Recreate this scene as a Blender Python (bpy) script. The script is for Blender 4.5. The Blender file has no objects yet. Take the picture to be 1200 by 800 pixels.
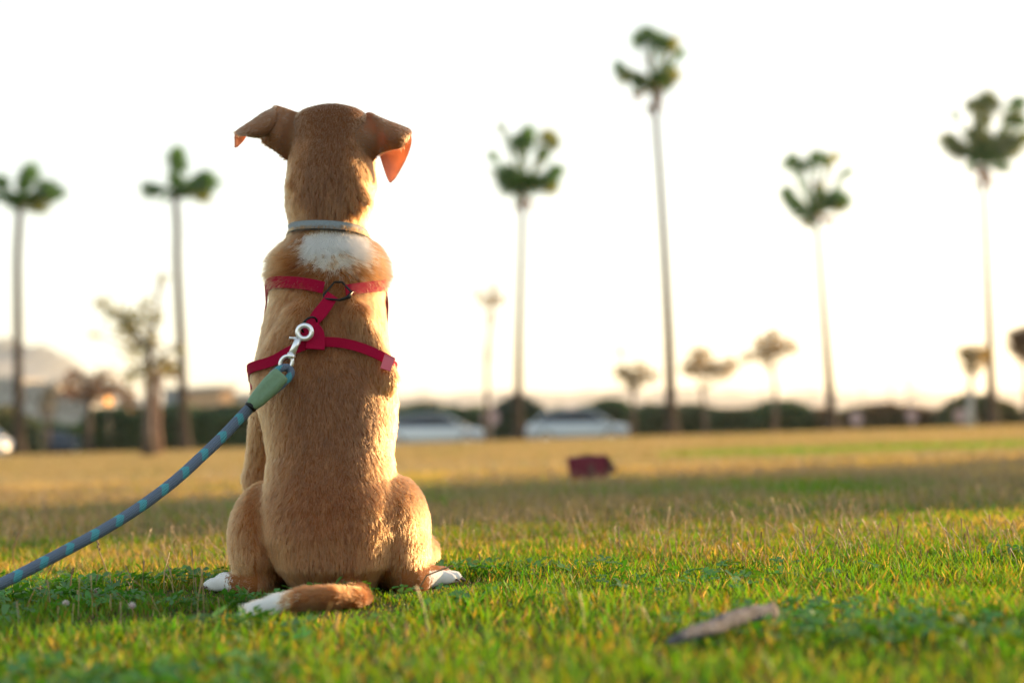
import bpy, math, random
import numpy as np
from mathutils import Vector, Matrix
from mathutils.bvhtree import BVHTree

S = bpy.context.scene
COL = S.collection
R = math.radians
random.seed(7)
rng = np.random.default_rng(11)

# ------------------------------------------------------------------ camera
CAM_H = 0.20
cam_d = bpy.data.cameras.new('camera')
cam_d.lens = 50; cam_d.sensor_width = 36
cam_d.clip_start = 0.02; cam_d.clip_end = 20000
cam_d.dof.use_dof = True
cam_d.dof.focus_distance = 1.92
cam_d.dof.aperture_fstop = 2.7
cam = bpy.data.objects.new('camera', cam_d); COL.objects.link(cam)
CM = Matrix.Translation((0, 0, CAM_H)) @ Matrix.Rotation(R(90 + 3.76), 4, 'X') @ Matrix.Rotation(R(-1.72), 4, 'Z')
cam.matrix_world = CM
S.camera = cam
F = 50 / 36 * 1200
CR = np.array(CM.to_3x3()); CT = np.array(CM.translation)

def W(px, py, Y):
    """point of the photograph (1200x800) at world depth Y"""
    d = CR @ np.array([(px - 600) / F, -(py - 400) / F, -1.0])
    return CT + d * (Y / d[1])
def G(px, py, z=0.0):
    d = CR @ np.array([(px - 600) / F, -(py - 400) / F, -1.0])
    return CT + d * ((z - CT[2]) / d[2])
def proj(P):
    q = (np.asarray(P) - CT) @ CR
    return 600 + F * q[..., 0] / -q[..., 2], 400 - F * q[..., 1] / -q[..., 2]

# ------------------------------------------------------------------ light
SUN_AZ, SUN_EL = R(47), R(10.0)      # azimuth from +Y towards +X
world = bpy.data.worlds.new("World"); S.world = world; world.use_nodes = True
wn = world.node_tree.nodes; wl = world.node_tree.links
sky = wn.new('ShaderNodeTexSky'); sky.sky_type = 'NISHITA'; sky.sun_disc = False
sky.sun_elevation = SUN_EL; sky.sun_rotation = SUN_AZ
sky.altitude = 0; sky.air_density = 1.0; sky.dust_density = 0.35; sky.ozone_density = 1.0
hs = wn.new('ShaderNodeHueSaturation'); hs.inputs['Saturation'].default_value = 1.0
gmm = wn.new('ShaderNodeGamma'); gmm.inputs['Gamma'].default_value = .5   # thin haze evens the sky out
wl.new(sky.outputs[0], gmm.inputs[0]); wl.new(gmm.outputs[0], hs.inputs['Color']); tint = wn.new('ShaderNodeMixRGB'); tint.blend_type = 'MULTIPLY'; tint.inputs[0].default_value = 1; tint.inputs[2].default_value = (1.06, 1.0, .90, 1)
wl.new(hs.outputs[0], tint.inputs[1]); wl.new(tint.outputs[0], wn['Background'].inputs[0])
wn['Background'].inputs[1].default_value = 0.15
sun_d = bpy.data.lights.new('sun', 'SUN'); sun_d.energy = 2.7; sun_d.angle = R(0.5); sun_d.color = (1.0, 0.64, 0.32)
sun = bpy.data.objects.new('sun', sun_d); COL.objects.link(sun)
SV = Vector((math.sin(SUN_AZ) * math.cos(SUN_EL), math.cos(SUN_AZ) * math.cos(SUN_EL), math.sin(SUN_EL)))
sun.rotation_euler = SV.to_track_quat('Z', 'Y').to_euler()
sun.location = (8, 5, 6)
S.view_settings.view_transform = 'Standard'; S.view_settings.look = 'None'
S.view_settings.gamma = 1; S.view_settings.exposure = 2.22
S.cycles.max_bounces = 10; S.cycles.transparent_max_bounces = 12; S.cycles.transmission_bounces = 8
S.cycles.diffuse_bounces = 4; S.cycles.use_denoising = True
S.cycles.sample_clamp_indirect = 8

# ------------------------------------------------------------------ helpers
def new_mat(name, color=(.5, .5, .5), rough=.6, metal=0, spec=.5):
    m = bpy.data.materials.new(name); m.use_nodes = True
    b = m.node_tree.nodes['Principled BSDF']
    b.inputs['Base Color'].default_value = (*color, 1); b.inputs['Roughness'].default_value = rough
    b.inputs['Metallic'].default_value = metal; b.inputs['Specular IOR Level'].default_value = spec
    return m
def noise_mat(name, c1, c2, scale=5, rough=.7, bump=0.0, detail=6, coord='Object', stretch=(1, 1, 1), metal=0, spec=.4, lo=.35, hi=.65, bscale=None):
    m = new_mat(name, c1, rough, metal, spec); nt = m.node_tree; b = nt.nodes['Principled BSDF']
    tc = nt.nodes.new('ShaderNodeTexCoord'); mp = nt.nodes.new('ShaderNodeMapping'); mp.inputs['Scale'].default_value = stretch
    n = nt.nodes.new('ShaderNodeTexNoise'); n.inputs['Scale'].default_value = scale; n.inputs['Detail'].default_value = detail
    r = nt.nodes.new('ShaderNodeValToRGB'); r.color_ramp.elements[0].position = lo; r.color_ramp.elements[1].position = hi
    r.color_ramp.elements[0].color = (*c1, 1); r.color_ramp.elements[1].color = (*c2, 1)
    nt.links.new(tc.outputs[coord], mp.inputs[0]); nt.links.new(mp.outputs[0], n.inputs['Vector'])
    nt.links.new(n.outputs['Fac'], r.inputs[0]); nt.links.new(r.outputs[0], b.inputs['Base Color'])
    if bump:
        n2 = nt.nodes.new('ShaderNodeTexNoise'); n2.inputs['Scale'].default_value = bscale or scale * 3; n2.inputs['Detail'].default_value = 4
        nt.links.new(mp.outputs[0], n2.inputs['Vector'])
        bp = nt.nodes.new('ShaderNodeBump'); bp.inputs['Strength'].default_value = bump; bp.inputs['Distance'].default_value = .01
        nt.links.new(n2.outputs['Fac'], bp.inputs['Height']); nt.links.new(bp.outputs[0], b.inputs['Normal'])
    return m
def leaf_mat(name, attr='col', trans=.45, gain=(1, 1, 1), rough=.5, gloss=.06, tgain=(1.25, 1.1, .5)):
    """thin leaf: diffuse + translucent, colour from a mesh attribute"""
    m = bpy.data.materials.new(name); m.use_nodes = True; nt = m.node_tree; nt.nodes.clear()
    at = nt.nodes.new('ShaderNodeAttribute'); at.attribute_name = attr
    mx = nt.nodes.new('ShaderNodeMixRGB'); mx.blend_type = 'MULTIPLY'; mx.inputs[0].default_value = 1; mx.inputs[2].default_value = (*tgain, 1)
    d = nt.nodes.new('ShaderNodeBsdfDiffuse'); t = nt.nodes.new('ShaderNodeBsdfTranslucent'); g = nt.nodes.new('ShaderNodeBsdfGlossy')
    g.inputs['Roughness'].default_value = rough; g.inputs['Color'].default_value = (.9, .95, 1, 1)
    m1 = nt.nodes.new('ShaderNodeMixShader'); m1.inputs[0].default_value = trans
    m2 = nt.nodes.new('ShaderNodeMixShader'); m2.inputs[0].default_value = gloss
    o = nt.nodes.new('ShaderNodeOutputMaterial')
    nt.links.new(at.outputs['Color'], d.inputs['Color']); nt.links.new(at.outputs['Color'], mx.inputs[1]); nt.links.new(mx.outputs[0], t.inputs['Color'])
    nt.links.new(d.outputs[0], m1.inputs[1]); nt.links.new(t.outputs[0], m1.inputs[2])
    nt.links.new(m1.outputs[0], m2.inputs[1]); nt.links.new(g.outputs[0], m2.inputs[2]); nt.links.new(m2.outputs[0], o.inputs[0])
    return m

def link(name, data, mat=None, parent=None, smooth=False):
    o = bpy.data.objects.new(name, data); COL.objects.link(o)
    if parent is not None: o.parent = parent
    if mat is not None and not data.materials: data.materials.append(mat)
    if smooth: data.polygons.foreach_set('use_smooth', [True] * len(data.polygons))
    return o
def tag(o, label=None, cat=None, group=None, kind=None):
    if label: o['label'] = label
    if cat: o['category'] = cat
    if group: o['group'] = group
    if kind: o['kind'] = kind
    return o
def empty(name, loc, label, cat, group=None):
    o = bpy.data.objects.new(name, None); COL.objects.link(o); o.location = [float(v) for v in loc]
    o.empty_display_size = .1
    return tag(o, label, cat, group)
class MB:
    """collects shapes into one mesh"""
    def __init__(s, origin=(0, 0, 0)): s.v = []; s.f = []; s.o = np.array(origin, float)
    def add(s, vs, fs):
        n = len(s.v); s.v.extend([tuple(np.asarray(v, float) - s.o) for v in vs]); s.f.extend([tuple(i + n for i in f) for f in fs]); return s
    def box(s, c, sz, rz=0, bev=0):
        hx, hy, hz = sz[0] / 2, sz[1] / 2, sz[2] / 2
        ca, sa = math.cos(rz), math.sin(rz); vs = []
        for dz in (-hz, hz):
            for dx, dy in ((-hx, -hy), (hx, -hy), (hx, hy), (-hx, hy)):
                vs.append((c[0] + dx * ca - dy * sa, c[1] + dx * sa + dy * ca, c[2] + dz))
        return s.add(vs, [(3, 2, 1, 0), (4, 5, 6, 7), (0, 1, 5, 4), (1, 2, 6, 5), (2, 3, 7, 6), (3, 0, 4, 7)])
    def tube(s, pts, rad, n=8, cap=True):
        pts = [np.asarray(p, float) for p in pts]; m = len(pts)
        if not hasattr(rad, '__len__'): rad = [rad] * m
        vs = []; up = None
        for i, p in enumerate(pts):
            t = pts[min(i + 1, m - 1)] - pts[max(i - 1, 0)]; t = t / (np.linalg.norm(t) + 1e-12)
            if up is None:
                a = np.array([0, 0, 1.]) if abs(t[2]) < .9 else np.array([1., 0, 0]); up = np.cross(t, a)
            up = up - t * np.dot(up, t); up /= np.linalg.norm(up) + 1e-12; w = np.cross(t, up)
            for k in range(n):
                a = 2 * math.pi * k / n; vs.append(p + rad[i] * (math.cos(a) * up + math.sin(a) * w))
        fs = [(i * n + k, i * n + (k + 1) % n, (i + 1) * n + (k + 1) % n, (i + 1) * n + k) for i in range(m - 1) for k in range(n)]
        if cap: fs += [tuple(range(n))[::-1], tuple((m - 1) * n + k for k in range(n))]
        return s.add(vs, fs)
    def mesh(s, name):
        me = bpy.data.meshes.new(name); me.from_pydata(s.v, [], s.f); me.update(); return me
    def build(s, name, mat, parent=None, smooth=False):
        return link(name, s.mesh(name), mat, parent, smooth)

def np_mesh(name, V, Fq, color=None, tri=False):
    """fast mesh from arrays: V (n,3), faces (m,k)"""
    me = bpy.data.meshes.new(name); V = np.ascontiguousarray(V, np.float32)
    k = Fq.shape[1]; me.vertices.add(len(V)); me.vertices.foreach_set('co', V.ravel())
    me.loops.add(Fq.size); me.loops.foreach_set('vertex_index', np.ascontiguousarray(Fq, np.int32).ravel())
    me.polygons.add(len(Fq)); me.polygons.foreach_set('loop_start', np.arange(0, Fq.size, k, dtype=np.int32))
    me.update(calc_edges=True)
    if color is not None:
        a = me.color_attributes.new('col', 'FLOAT_COLOR', 'POINT')
        c = np.ones((len(V), 4), np.float32); c[:, :3] = color; a.data.foreach_set('color', c.ravel())
    return me

# value noise -----------------------------------------------------------
_T = np.random.default_rng(3).random((64, 64, 64)).astype(np.float32)
def vnoise(P, s):
    q = np.asarray(P) * s; i = np.floor(q).astype(int); f = q - i; f = f * f * (3 - 2 * f); out = 0
    for dx in (0, 1):
        for dy in (0, 1):
            for dz in (0, 1):
                w = (f[:, 0] if dx else 1 - f[:, 0]) * (f[:, 1] if dy else 1 - f[:, 1]) * (f[:, 2] if dz else 1 - f[:, 2])
                out = out + w * _T[(i[:, 0] + dx) & 63, (i[:, 1] + dy) & 63, (i[:, 2] + dz) & 63]
    return out
def sstep(x, a, b):
    t = np.clip((x - a) / (b - a), 0, 1); return t * t * (3 - 2 * t)

# ------------------------------------------------------------------ ground
LAWN_END = 54.0
gm = bpy.data.materials.new('lawn_soil'); gm.use_nodes = True
nt = gm.node_tree; pb = nt.nodes['Principled BSDF']; pb.inputs['Roughness'].default_value = .95; pb.inputs['Specular IOR Level'].default_value = .1
tc = nt.nodes.new('ShaderNodeTexCoord')
def tn(scale, st=(1, 1, 1), det=5):
    mp = nt.nodes.new('ShaderNodeMapping'); mp.inputs['Scale'].default_value = st
    n = nt.nodes.new('ShaderNodeTexNoise'); n.inputs['Scale'].default_value = scale; n.inputs['Detail'].default_value = det
    nt.links.new(tc.outputs['Object'], mp.inputs[0]); nt.links.new(mp.outputs[0], n.inputs['Vector']); return n
def ramp(n, p0, c0, p1, c1):
    r = nt.nodes.new('ShaderNodeValToRGB'); e = r.color_ramp.elements
    e[0].position = p0; e[0].color = (*c0, 1); e[1].position = p1; e[1].color = (*c1, 1); nt.links.new(n.outputs['Fac'], r.inputs[0]); return r
r1 = ramp(tn(40), .35, (.10, .075, .03), .65, (.05, .07, .015))       # thatch and moss, close up
r2 = ramp(tn(.35, (1, .6, 1)), .35, (.40, .30, .17), .62, (.30, .26, .11))  # straw and faded green further off
sx = nt.nodes.new('ShaderNodeSeparateXYZ'); nt.links.new(tc.outputs['Object'], sx.inputs[0])
mr = nt.nodes.new('ShaderNodeMapRange'); mr.inputs['From Min'].default_value = 3; mr.inputs['From Max'].default_value = 9
nt.links.new(sx.outputs['Y'], mr.inputs[0])
mxc = nt.nodes.new('ShaderNodeMixRGB'); nt.links.new(mr.outputs[0], mxc.inputs[0]); nt.links.new(r1.outputs[0], mxc.inputs[1]); nt.links.new(r2.outputs[0], mxc.inputs[2])
nt.links.new(mxc.outputs[0], pb.inputs['Base Color'])
bp = nt.nodes.new('ShaderNodeBump'); bp.inputs['Strength'].default_value = .6; bp.inputs['Distance'].default_value = .02
nt.links.new(tn(60).outputs['Fac'], bp.inputs['Height']); nt.links.new(bp.outputs[0], pb.inputs['Normal'])
me = bpy.data.meshes.new('lawn_ground')
me.from_pydata([(-60, -15, 0), (90, -15, 0), (90, LAWN_END, 0), (-60, LAWN_END, 0), (90, LAWN_END + 1.2, -.28), (-60, LAWN_END + 1.2, -.28)], [], [(0, 1, 2, 3), (3, 2, 4, 5)])
tag(link('lawn_ground', me, gm), kind='structure')
asph = noise_mat('asphalt', (.05, .05, .05), (.075, .07, .065), 3, .9, .3)
MB().box((15, 64.6, -.33), (150, 18.8, .1)).build('road', asph)['kind'] = 'structure'
far_m = noise_mat('far_ground', (.16, .13, .07), (.10, .11, .05), .05, .95)
me = bpy.data.meshes.new('far_ground'); me.from_pydata([(-9000, -9000, -.4), (9000, -9000, -.4), (9000, 9000, -.4), (-9000, 9000, -.4)], [], [(0, 1, 2, 3)])
tag(link('far_ground', me, far_m), kind='structure')

# ------------------------------------------------------------------ hills
def ridge(name, Y, prof, mat, depth, jag):
    """prof: list of photo px (x, y) of the skyline at distance Y"""
    xs = np.linspace(prof[0][0], prof[-1][0], 90); ys = np.interp(xs, [p[0] for p in prof], [p[1] for p in prof])
    vs = []; rows = 9
    for j in range(rows):
        t = j / (rows - 1)
        for i, (x, y) in enumerate(zip(xs, ys)):
            p = W(x, y, Y); h = p[2] + jag * (random.random() - .5)
            vs.append((p[0] * (1 - .0 * t), Y - depth * (1 - t) + random.uniform(-.03, .03) * depth, max(-5, h * t ** 1.15 * (1 + random.uniform(-.05, .05)) if j else -5)))
    fs = [(j * 90 + i, j * 90 + i + 1, (j + 1) * 90 + i + 1, (j + 1) * 90 + i) for j in range(rows - 1) for i in range(89)]
    n0 = len(vs)
    vs += [(v[0], v[1] + depth, -5) for v in vs[(rows - 1) * 90:]]
    fs += [((rows - 1) * 90 + i, (rows - 1) * 90 + i + 1, n0 + i + 1, n0 + i) for i in range(89)]
    me = bpy.data.meshes.new(name); me.from_pydata(vs, [], fs); me.update()
    return tag(link(name, me, mat, smooth=True), kind='structure')
hill_m = noise_mat('hill_rock', (.30, .31, .31), (.21, .23, .22), .012, .95)
ridge('mountain', 1400, [(-330, 500), (-240, 440), (-120, 405), (-40, 396), (15, 398), (50, 407), (85, 428), (120, 445), (160, 462), (230, 478), (330, 505)], hill_m, 420, 6)
hill2 = noise_mat('far_hill', (.24, .24, .22), (.17, .18, .15), .004, .95)
ridge('distant_hills', 3800, [(60, 510), (170, 470), (300, 466), (470, 463), (560, 460), (700, 458), (860, 459), (1000, 461), (1120, 462), (1260, 452), (1380, 458), (1500, 480)], hill2, 900, 14)

# ------------------------------------------------------------------ lawn grass
def turf_dry(x, y):
    """0 green .. 1 straw"""
    P = np.stack([x, y, x * 0], 1)
    n = .55 * vnoise(P * [1, .7, 1], 1.1) + .3 * vnoise(P, 3.1) + .15 * vnoise(P, 9.)
    far = sstep(y, 4.3, 8.5)
    base = sstep(n, .40, .66) * .75
    near = sstep(y, 1.75, 2.6)
    d = base * (.12 + .75 * near) + .22 * near + far * .55
    # band of greener blades on the right, far out
    bx, by = x, y
    g = np.exp(-((by - (11.2 + .12 * bx)) / 1.6) ** 2) * sstep(bx, .3, 2.2)
    d = d * (1 - .9 * g)
    g2 = np.exp(-((by - 4.6) / .5) ** 2) * .35  # greener strip along the shade band, shade put into the blade colour
    return np.clip(d - g2, 0, 1), g
def flatten(x, y):
    # the dog has pressed the turf down round its feet and tail
    k = np.ones(len(x))
    for (a, b) in FLAT:
        ax, ay = a[0], a[1]; bx, by = b[0], b[1]; L2 = (bx - ax) ** 2 + (by - ay) ** 2 + 1e-9
        t = np.clip(((x - ax) * (bx - ax) + (y - ay) * (by - ay)) / L2, 0, 1); d = np.hypot(x - ax - t * (bx - ax), y - ay - t * (by - ay))
        k = np.minimum(k, .28 + .72 * sstep(d, .03, .10))
    return k
FLAT = [((-.235, 1.65), (-.47, 1.62)), ((-.21, 1.70), (-.18, 1.60)), ((-.40, 1.85), (-.45, 1.90)), ((-.13, 1.86), (-.06, 1.90)), ((-.35, 1.9), (-.15, 1.9)), ((.22, 5.7), (.46, 5.7)), ((.22, 5.6), (.44, 5.6)), ((.22, 5.5), (.43, 5.5))]
def blades(N, y0, y1, hmin, hmax, w, segs, lean=.6, densbias=1.0, tall=0.0):
    # area-uniform in the trapezoid |x| < a*y+b
    a, b = .50, .85
    y = np.sqrt(rng.random(N) * (y1 ** 2 - y0 ** 2) + y0 ** 2)
    x = (rng.random(N) * 2 - 1) * (a * y + b)
    d, g = turf_dry(x, y)
    P = np.stack([x, y, x * 0], 1)
    cl = vnoise(P, 14.)
    h = (hmin + (hmax - hmin) * rng.random(N) ** 1.5) * (.65 + .7 * cl)
    ang = rng.random(N) * 2 * math.pi; ln = lean * (.3 + rng.random(N))
    fa = rng.random(N) * 2 * math.pi   # facing
    isdry = rng.random(N) < d
    h = h * flatten(x, y)
    green = np.stack([.045 + .085 * rng.random(N), .14 + .13 * rng.random(N), .006 + .010 * rng.random(N)], 1)
    green[:, :2] += (.035 * rng.random(N) ** 2)[:, None]
    straw = np.array([.48, .37, .20]) * (.6 + .6 * rng.random(N))[:, None]
    olive = np.array([.22, .17, .04]) * (.7 + .5 * rng.random(N))[:, None]
    straw = straw * (1 - .16 * sstep(y, 7, 11))[:, None]
    c = np.where(isdry[:, None], straw, green)
    mid = (~isdry) & (rng.random(N) < d * .8 + .08); c[mid] = olive[mid]
    c[g > .4] *= np.array([1.0, 1.35, .8])
    ww = w * (.6 + .8 * rng.random(N)); ww[isdry] *= .7
    h[isdry] *= .95
    m = segs * 2 + 1
    V = np.zeros((N, m, 3)); C = np.zeros((N, m, 3))
    sx_, sy_ = np.cos(fa) * ww / 2, np.sin(fa) * ww / 2
    for k in range(segs + 1):
        t = k / segs
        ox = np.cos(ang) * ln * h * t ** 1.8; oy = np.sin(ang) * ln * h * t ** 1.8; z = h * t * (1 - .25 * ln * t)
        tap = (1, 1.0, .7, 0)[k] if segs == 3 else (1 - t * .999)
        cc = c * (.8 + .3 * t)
        if k < segs:
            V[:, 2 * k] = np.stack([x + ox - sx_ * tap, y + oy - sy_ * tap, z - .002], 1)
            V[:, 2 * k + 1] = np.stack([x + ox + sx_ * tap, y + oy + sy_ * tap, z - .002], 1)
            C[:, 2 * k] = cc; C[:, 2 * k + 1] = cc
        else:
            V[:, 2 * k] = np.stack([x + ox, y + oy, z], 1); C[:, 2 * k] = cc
    base = (np.arange(N) * m)[:, None]; T = []
    for k in range(segs - 1):
        T += [[2 * k, 2 * k + 1, 2 * k + 3], [2 * k, 2 * k + 3, 2 * k + 2]]
    T += [[2 * segs - 2, 2 * segs - 1, 2 * segs]]
    Fq = np.concatenate([base + np.array(t)[None] for t in T])
    return V.reshape(-1, 3), Fq, C.reshape(-1, 3)
def merge(parts):
    Vs, Fs, Cs, n = [], [], [], 0
    for v, f, c in parts: Vs.append(v); Fs.append(f + n); Cs.append(c); n += len(v)
    return np.concatenate(Vs), np.concatenate(Fs), np.concatenate(Cs)
grass_m = leaf_mat('grass_blades', trans=.5, gloss=.025, rough=.5, tgain=(1.9, 1.6, .35))
v, f, c = merge([blades(235000, .7, 3.0, .008, .027, .0024, 3), blades(185000, 3.0, 8.0, .010, .028, .0040, 2)])
tag(link('grass', np_mesh('grass', v, f, c), grass_m), 'short green and straw coloured lawn grass around the sitting dog', 'grass', kind='stuff')
dry_m = leaf_mat('dry_grass_blades', trans=.38, gloss=.02, tgain=(1.3, 1.2, .75))
v, f, c = merge([blades(130000, 8.0, 20, .014, .040, .012, 1, .5), blades(125000, 20, LAWN_END, .015, .05, .035, 1, .4)])
tag(link('dry_grass', np_mesh('dry_grass', v, f, c), dry_m), 'sun bleached yellow grass across the far half of the park lawn', 'grass', kind='stuff')

# thin dead stalks standing above the turf
def stalks(N, y0, y1):
    a, b = .42, .4
    y = np.sqrt(rng.random(N) * (y1 ** 2 - y0 ** 2) + y0 ** 2); x = (rng.random(N) * 2 - 1) * (a * y + b)
    keep = vnoise(np.stack([x, y, x * 0], 1), 2.3) + .35 * sstep(y, 1.7, 2.4) > .62
    keep &= (y > 2.0) | (rng.random(N) < .35)
    x, y = x[keep], y[keep]; N = len(x)
    h = .022 + .038 * rng.random(N) ** 1.6; ang = rng.random(N) * 6.28; ln = 1.0 * rng.random(N) ** 1.5
    col = np.array([.50, .36, .20]) * (.55 + .6 * rng.random(N))[:, None]
    V = np.zeros((N, 9, 3)); C = np.repeat(col[:, None], 9, 1)
    for k, (t, r) in enumerate(((0, .0005), (.6, .00045), (1, .0008))):
        for j in range(3):
            q = 2.094 * j
            rr = r * (1 + .9 * (rng.random(N) < .4)) if k == 2 else r
            V[:, k * 3 + j] = np.stack([x + np.cos(ang) * ln * h * t * t + rr * math.cos(q), y + np.sin(ang) * ln * h * t * t + rr * math.sin(q), h * t], 1)
    T = []
    for k in range(2):
        for j in range(3):
            p, q2 = k * 3 + j, k * 3 + (j + 1) % 3; T += [[p, q2, q2 + 3], [p, q2 + 3, p + 3]]
    base = (np.arange(N) * 9)[:, None]
    return V.reshape(-1, 3), np.concatenate([base + np.array(t)[None] for t in T]), C.reshape(-1, 3)
v, f, c = stalks(30000, 1.3, 7)
tag(link('dead_stalks', np_mesh('dead_stalks', v, f, c), leaf_mat('stalk_straw', trans=.25, tgain=(1.2, 1, .7))), 'thin tan dead grass stalks standing above the green turf', 'grass stalks', kind='stuff')

# clover leaves low in the turf
def clover(N):
    y = np.sqrt(rng.random(N) * (2.1 ** 2 - .75 ** 2) + .75 ** 2); x = (rng.random(N) * 2 - 1) * (.42 * y + .3)
    k = vnoise(np.stack([x, y, x * 0], 1), 3.7) + .22 * sstep(-x, -.2, .5) + rng.normal(0, .13, N) > .64
    k &= flatten(x, y) > .9
    k &= flatten(x, y) > .9; x, y = x[k], y[k]; N = len(x)
    h = .008 + .012 * rng.random(N); a0 = rng.random(N) * 6.28; r = .004 + .0035 * rng.random(N)
    tx, ty = rng.normal(0, .35, N), rng.normal(0, .35, N)
    V = np.zeros((N, 3, 6, 3)); col = np.stack([.05 + .03 * rng.random(N), .16 + .08 * rng.random(N), .014 + .014 * rng.random(N)], 1)
    for j in range(3):
        a = a0 + 2.094 * j
        for m_, (u, s_) in enumerate(((0, 0), (.7, -.55), (1.5, -.6), (1.75, 0), (1.5, .6), (.7, .55))):
            px = np.cos(a) * u * r - np.sin(a) * s_ * r; py = np.sin(a) * u * r + np.cos(a) * s_ * r
            V[:, j, m_] = np.stack([x + px, y + py, h + px * tx + py * ty + abs(s_) * r * .35], 1)
    base = (np.arange(N * 3) * 6)[:, None]
    Fq = np.concatenate([base + np.array(t)[None] for t in ([0, 1, 3], [1, 2, 3], [0, 3, 5], [3, 4, 5])])
    return V.reshape(-1, 3), Fq, np.repeat(col, 18, 0)
v, f, c = clover(9000)
tag(link('clover', np_mesh('clover', v, f, c), leaf_mat('clover_leaf', trans=.4, tgain=(1.2, 1.3, .4))), 'low dark green clover leaves mixed into the near turf', 'clover', kind='stuff')

# ------------------------------------------------------------------ DOG
def row(y, l, r, Y, hd):
    a, b = W(l, y, Y), W(r, y, Y); c_ = (a + b) / 2
    return (c_[2], c_[0], (b[0] - a[0]) / 2 - (.0075 if y < 262 else .0100), Y, hd)
ROWS = sorted([row(*q) for q in [
    (694, 360, 440, 1.930, .070), (680, 336, 458, 1.925, .104), (655, 317, 477, 1.925, .120), (620, 302, 486, 1.930, .123), (590, 302, 480, 1.940, .115),
    (560, 307, 470, 1.960, .106), (530, 309, 467, 1.975, .100), (500, 304, 471, 1.990, .100), (470, 296, 472, 2.010, .105),
    (440, 292, 466, 2.030, .110), (410, 299, 461, 2.050, .112), (380, 306, 458, 2.062, .110), (350, 314, 454, 2.075, .104),
    (325, 320, 450, 2.085, .096), (308, 323, 447, 2.090, .088), (292, 331, 440, 2.090, .077), (277, 336, 433, 2.088, .067), (262, 337, 431, 2.086, .061),
    (240, 333, 439, 2.086, .065), (215, 332, 445, 2.090, .069), (190, 335, 442, 2.098, .072), (165, 339, 438, 2.105, .073),
    (148, 339, 440, 2.108, .070), (138, 343, 436, 2.108, .062), (132, 352, 428, 2.108, .050), (128, 366, 413, 2.108, .034)]])
RZ = np.array([q[0] for q in ROWS]); RX, RW, RY, RD = (np.array([q[k] for q in ROWS]) for k in (1, 2, 3, 4))
def section(z): return np.interp(z, RZ, RX), np.interp(z, RZ, RW), np.interp(z, RZ, RY), np.interp(z, RZ, RD)
def sd_torso(P):
    x, y, z = P[:, 0], P[:, 1], P[:, 2]; cx, hw, cy, hd = section(z)
    u, v_ = np.abs(x - cx) / hw, np.abs(y - cy) / hd
    k = (u ** 2.5 + v_ ** 2.5) ** (1 / 2.5); d = (k - 1) * np.minimum(hw, hd)
    cap = np.maximum(z - RZ[-1], RZ[0] - z)
    return np.where(cap > 0, np.sqrt(np.maximum(d, 0) ** 2 + cap ** 2) + np.minimum(d, 0) * 0, d)
def sd_cone(P, a, b, ra, rb):
    a, b = np.asarray(a), np.asarray(b); ab = b - a; t = np.clip(((P - a) @ ab) / (ab @ ab), 0, 1)
    return np.linalg.norm(P - a - t[:, None] * ab, axis=1) - (ra + (rb - ra) * t)
def sd_ell(P, c_, r, rot=None):
    q = P - np.asarray(c_)
    if rot is not None: q = q @ rot
    r = np.asarray(r); k0 = np.linalg.norm(q / r, axis=1); k1 = np.linalg.norm(q / (r * r), axis=1) + 1e-9
    return k0 * (k0 - 1) / k1
def smin(a, b, k):
    h = np.clip(.5 + .5 * (b - a) / k, 0, 1); return b * (1 - h) + a * h - k * h * (1 - h)
def rotz(a): c_, s_ = math.cos(a), math.sin(a); return np.array([[c_, -s_, 0], [s_, c_, 0], [0, 0, 1]])

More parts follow.
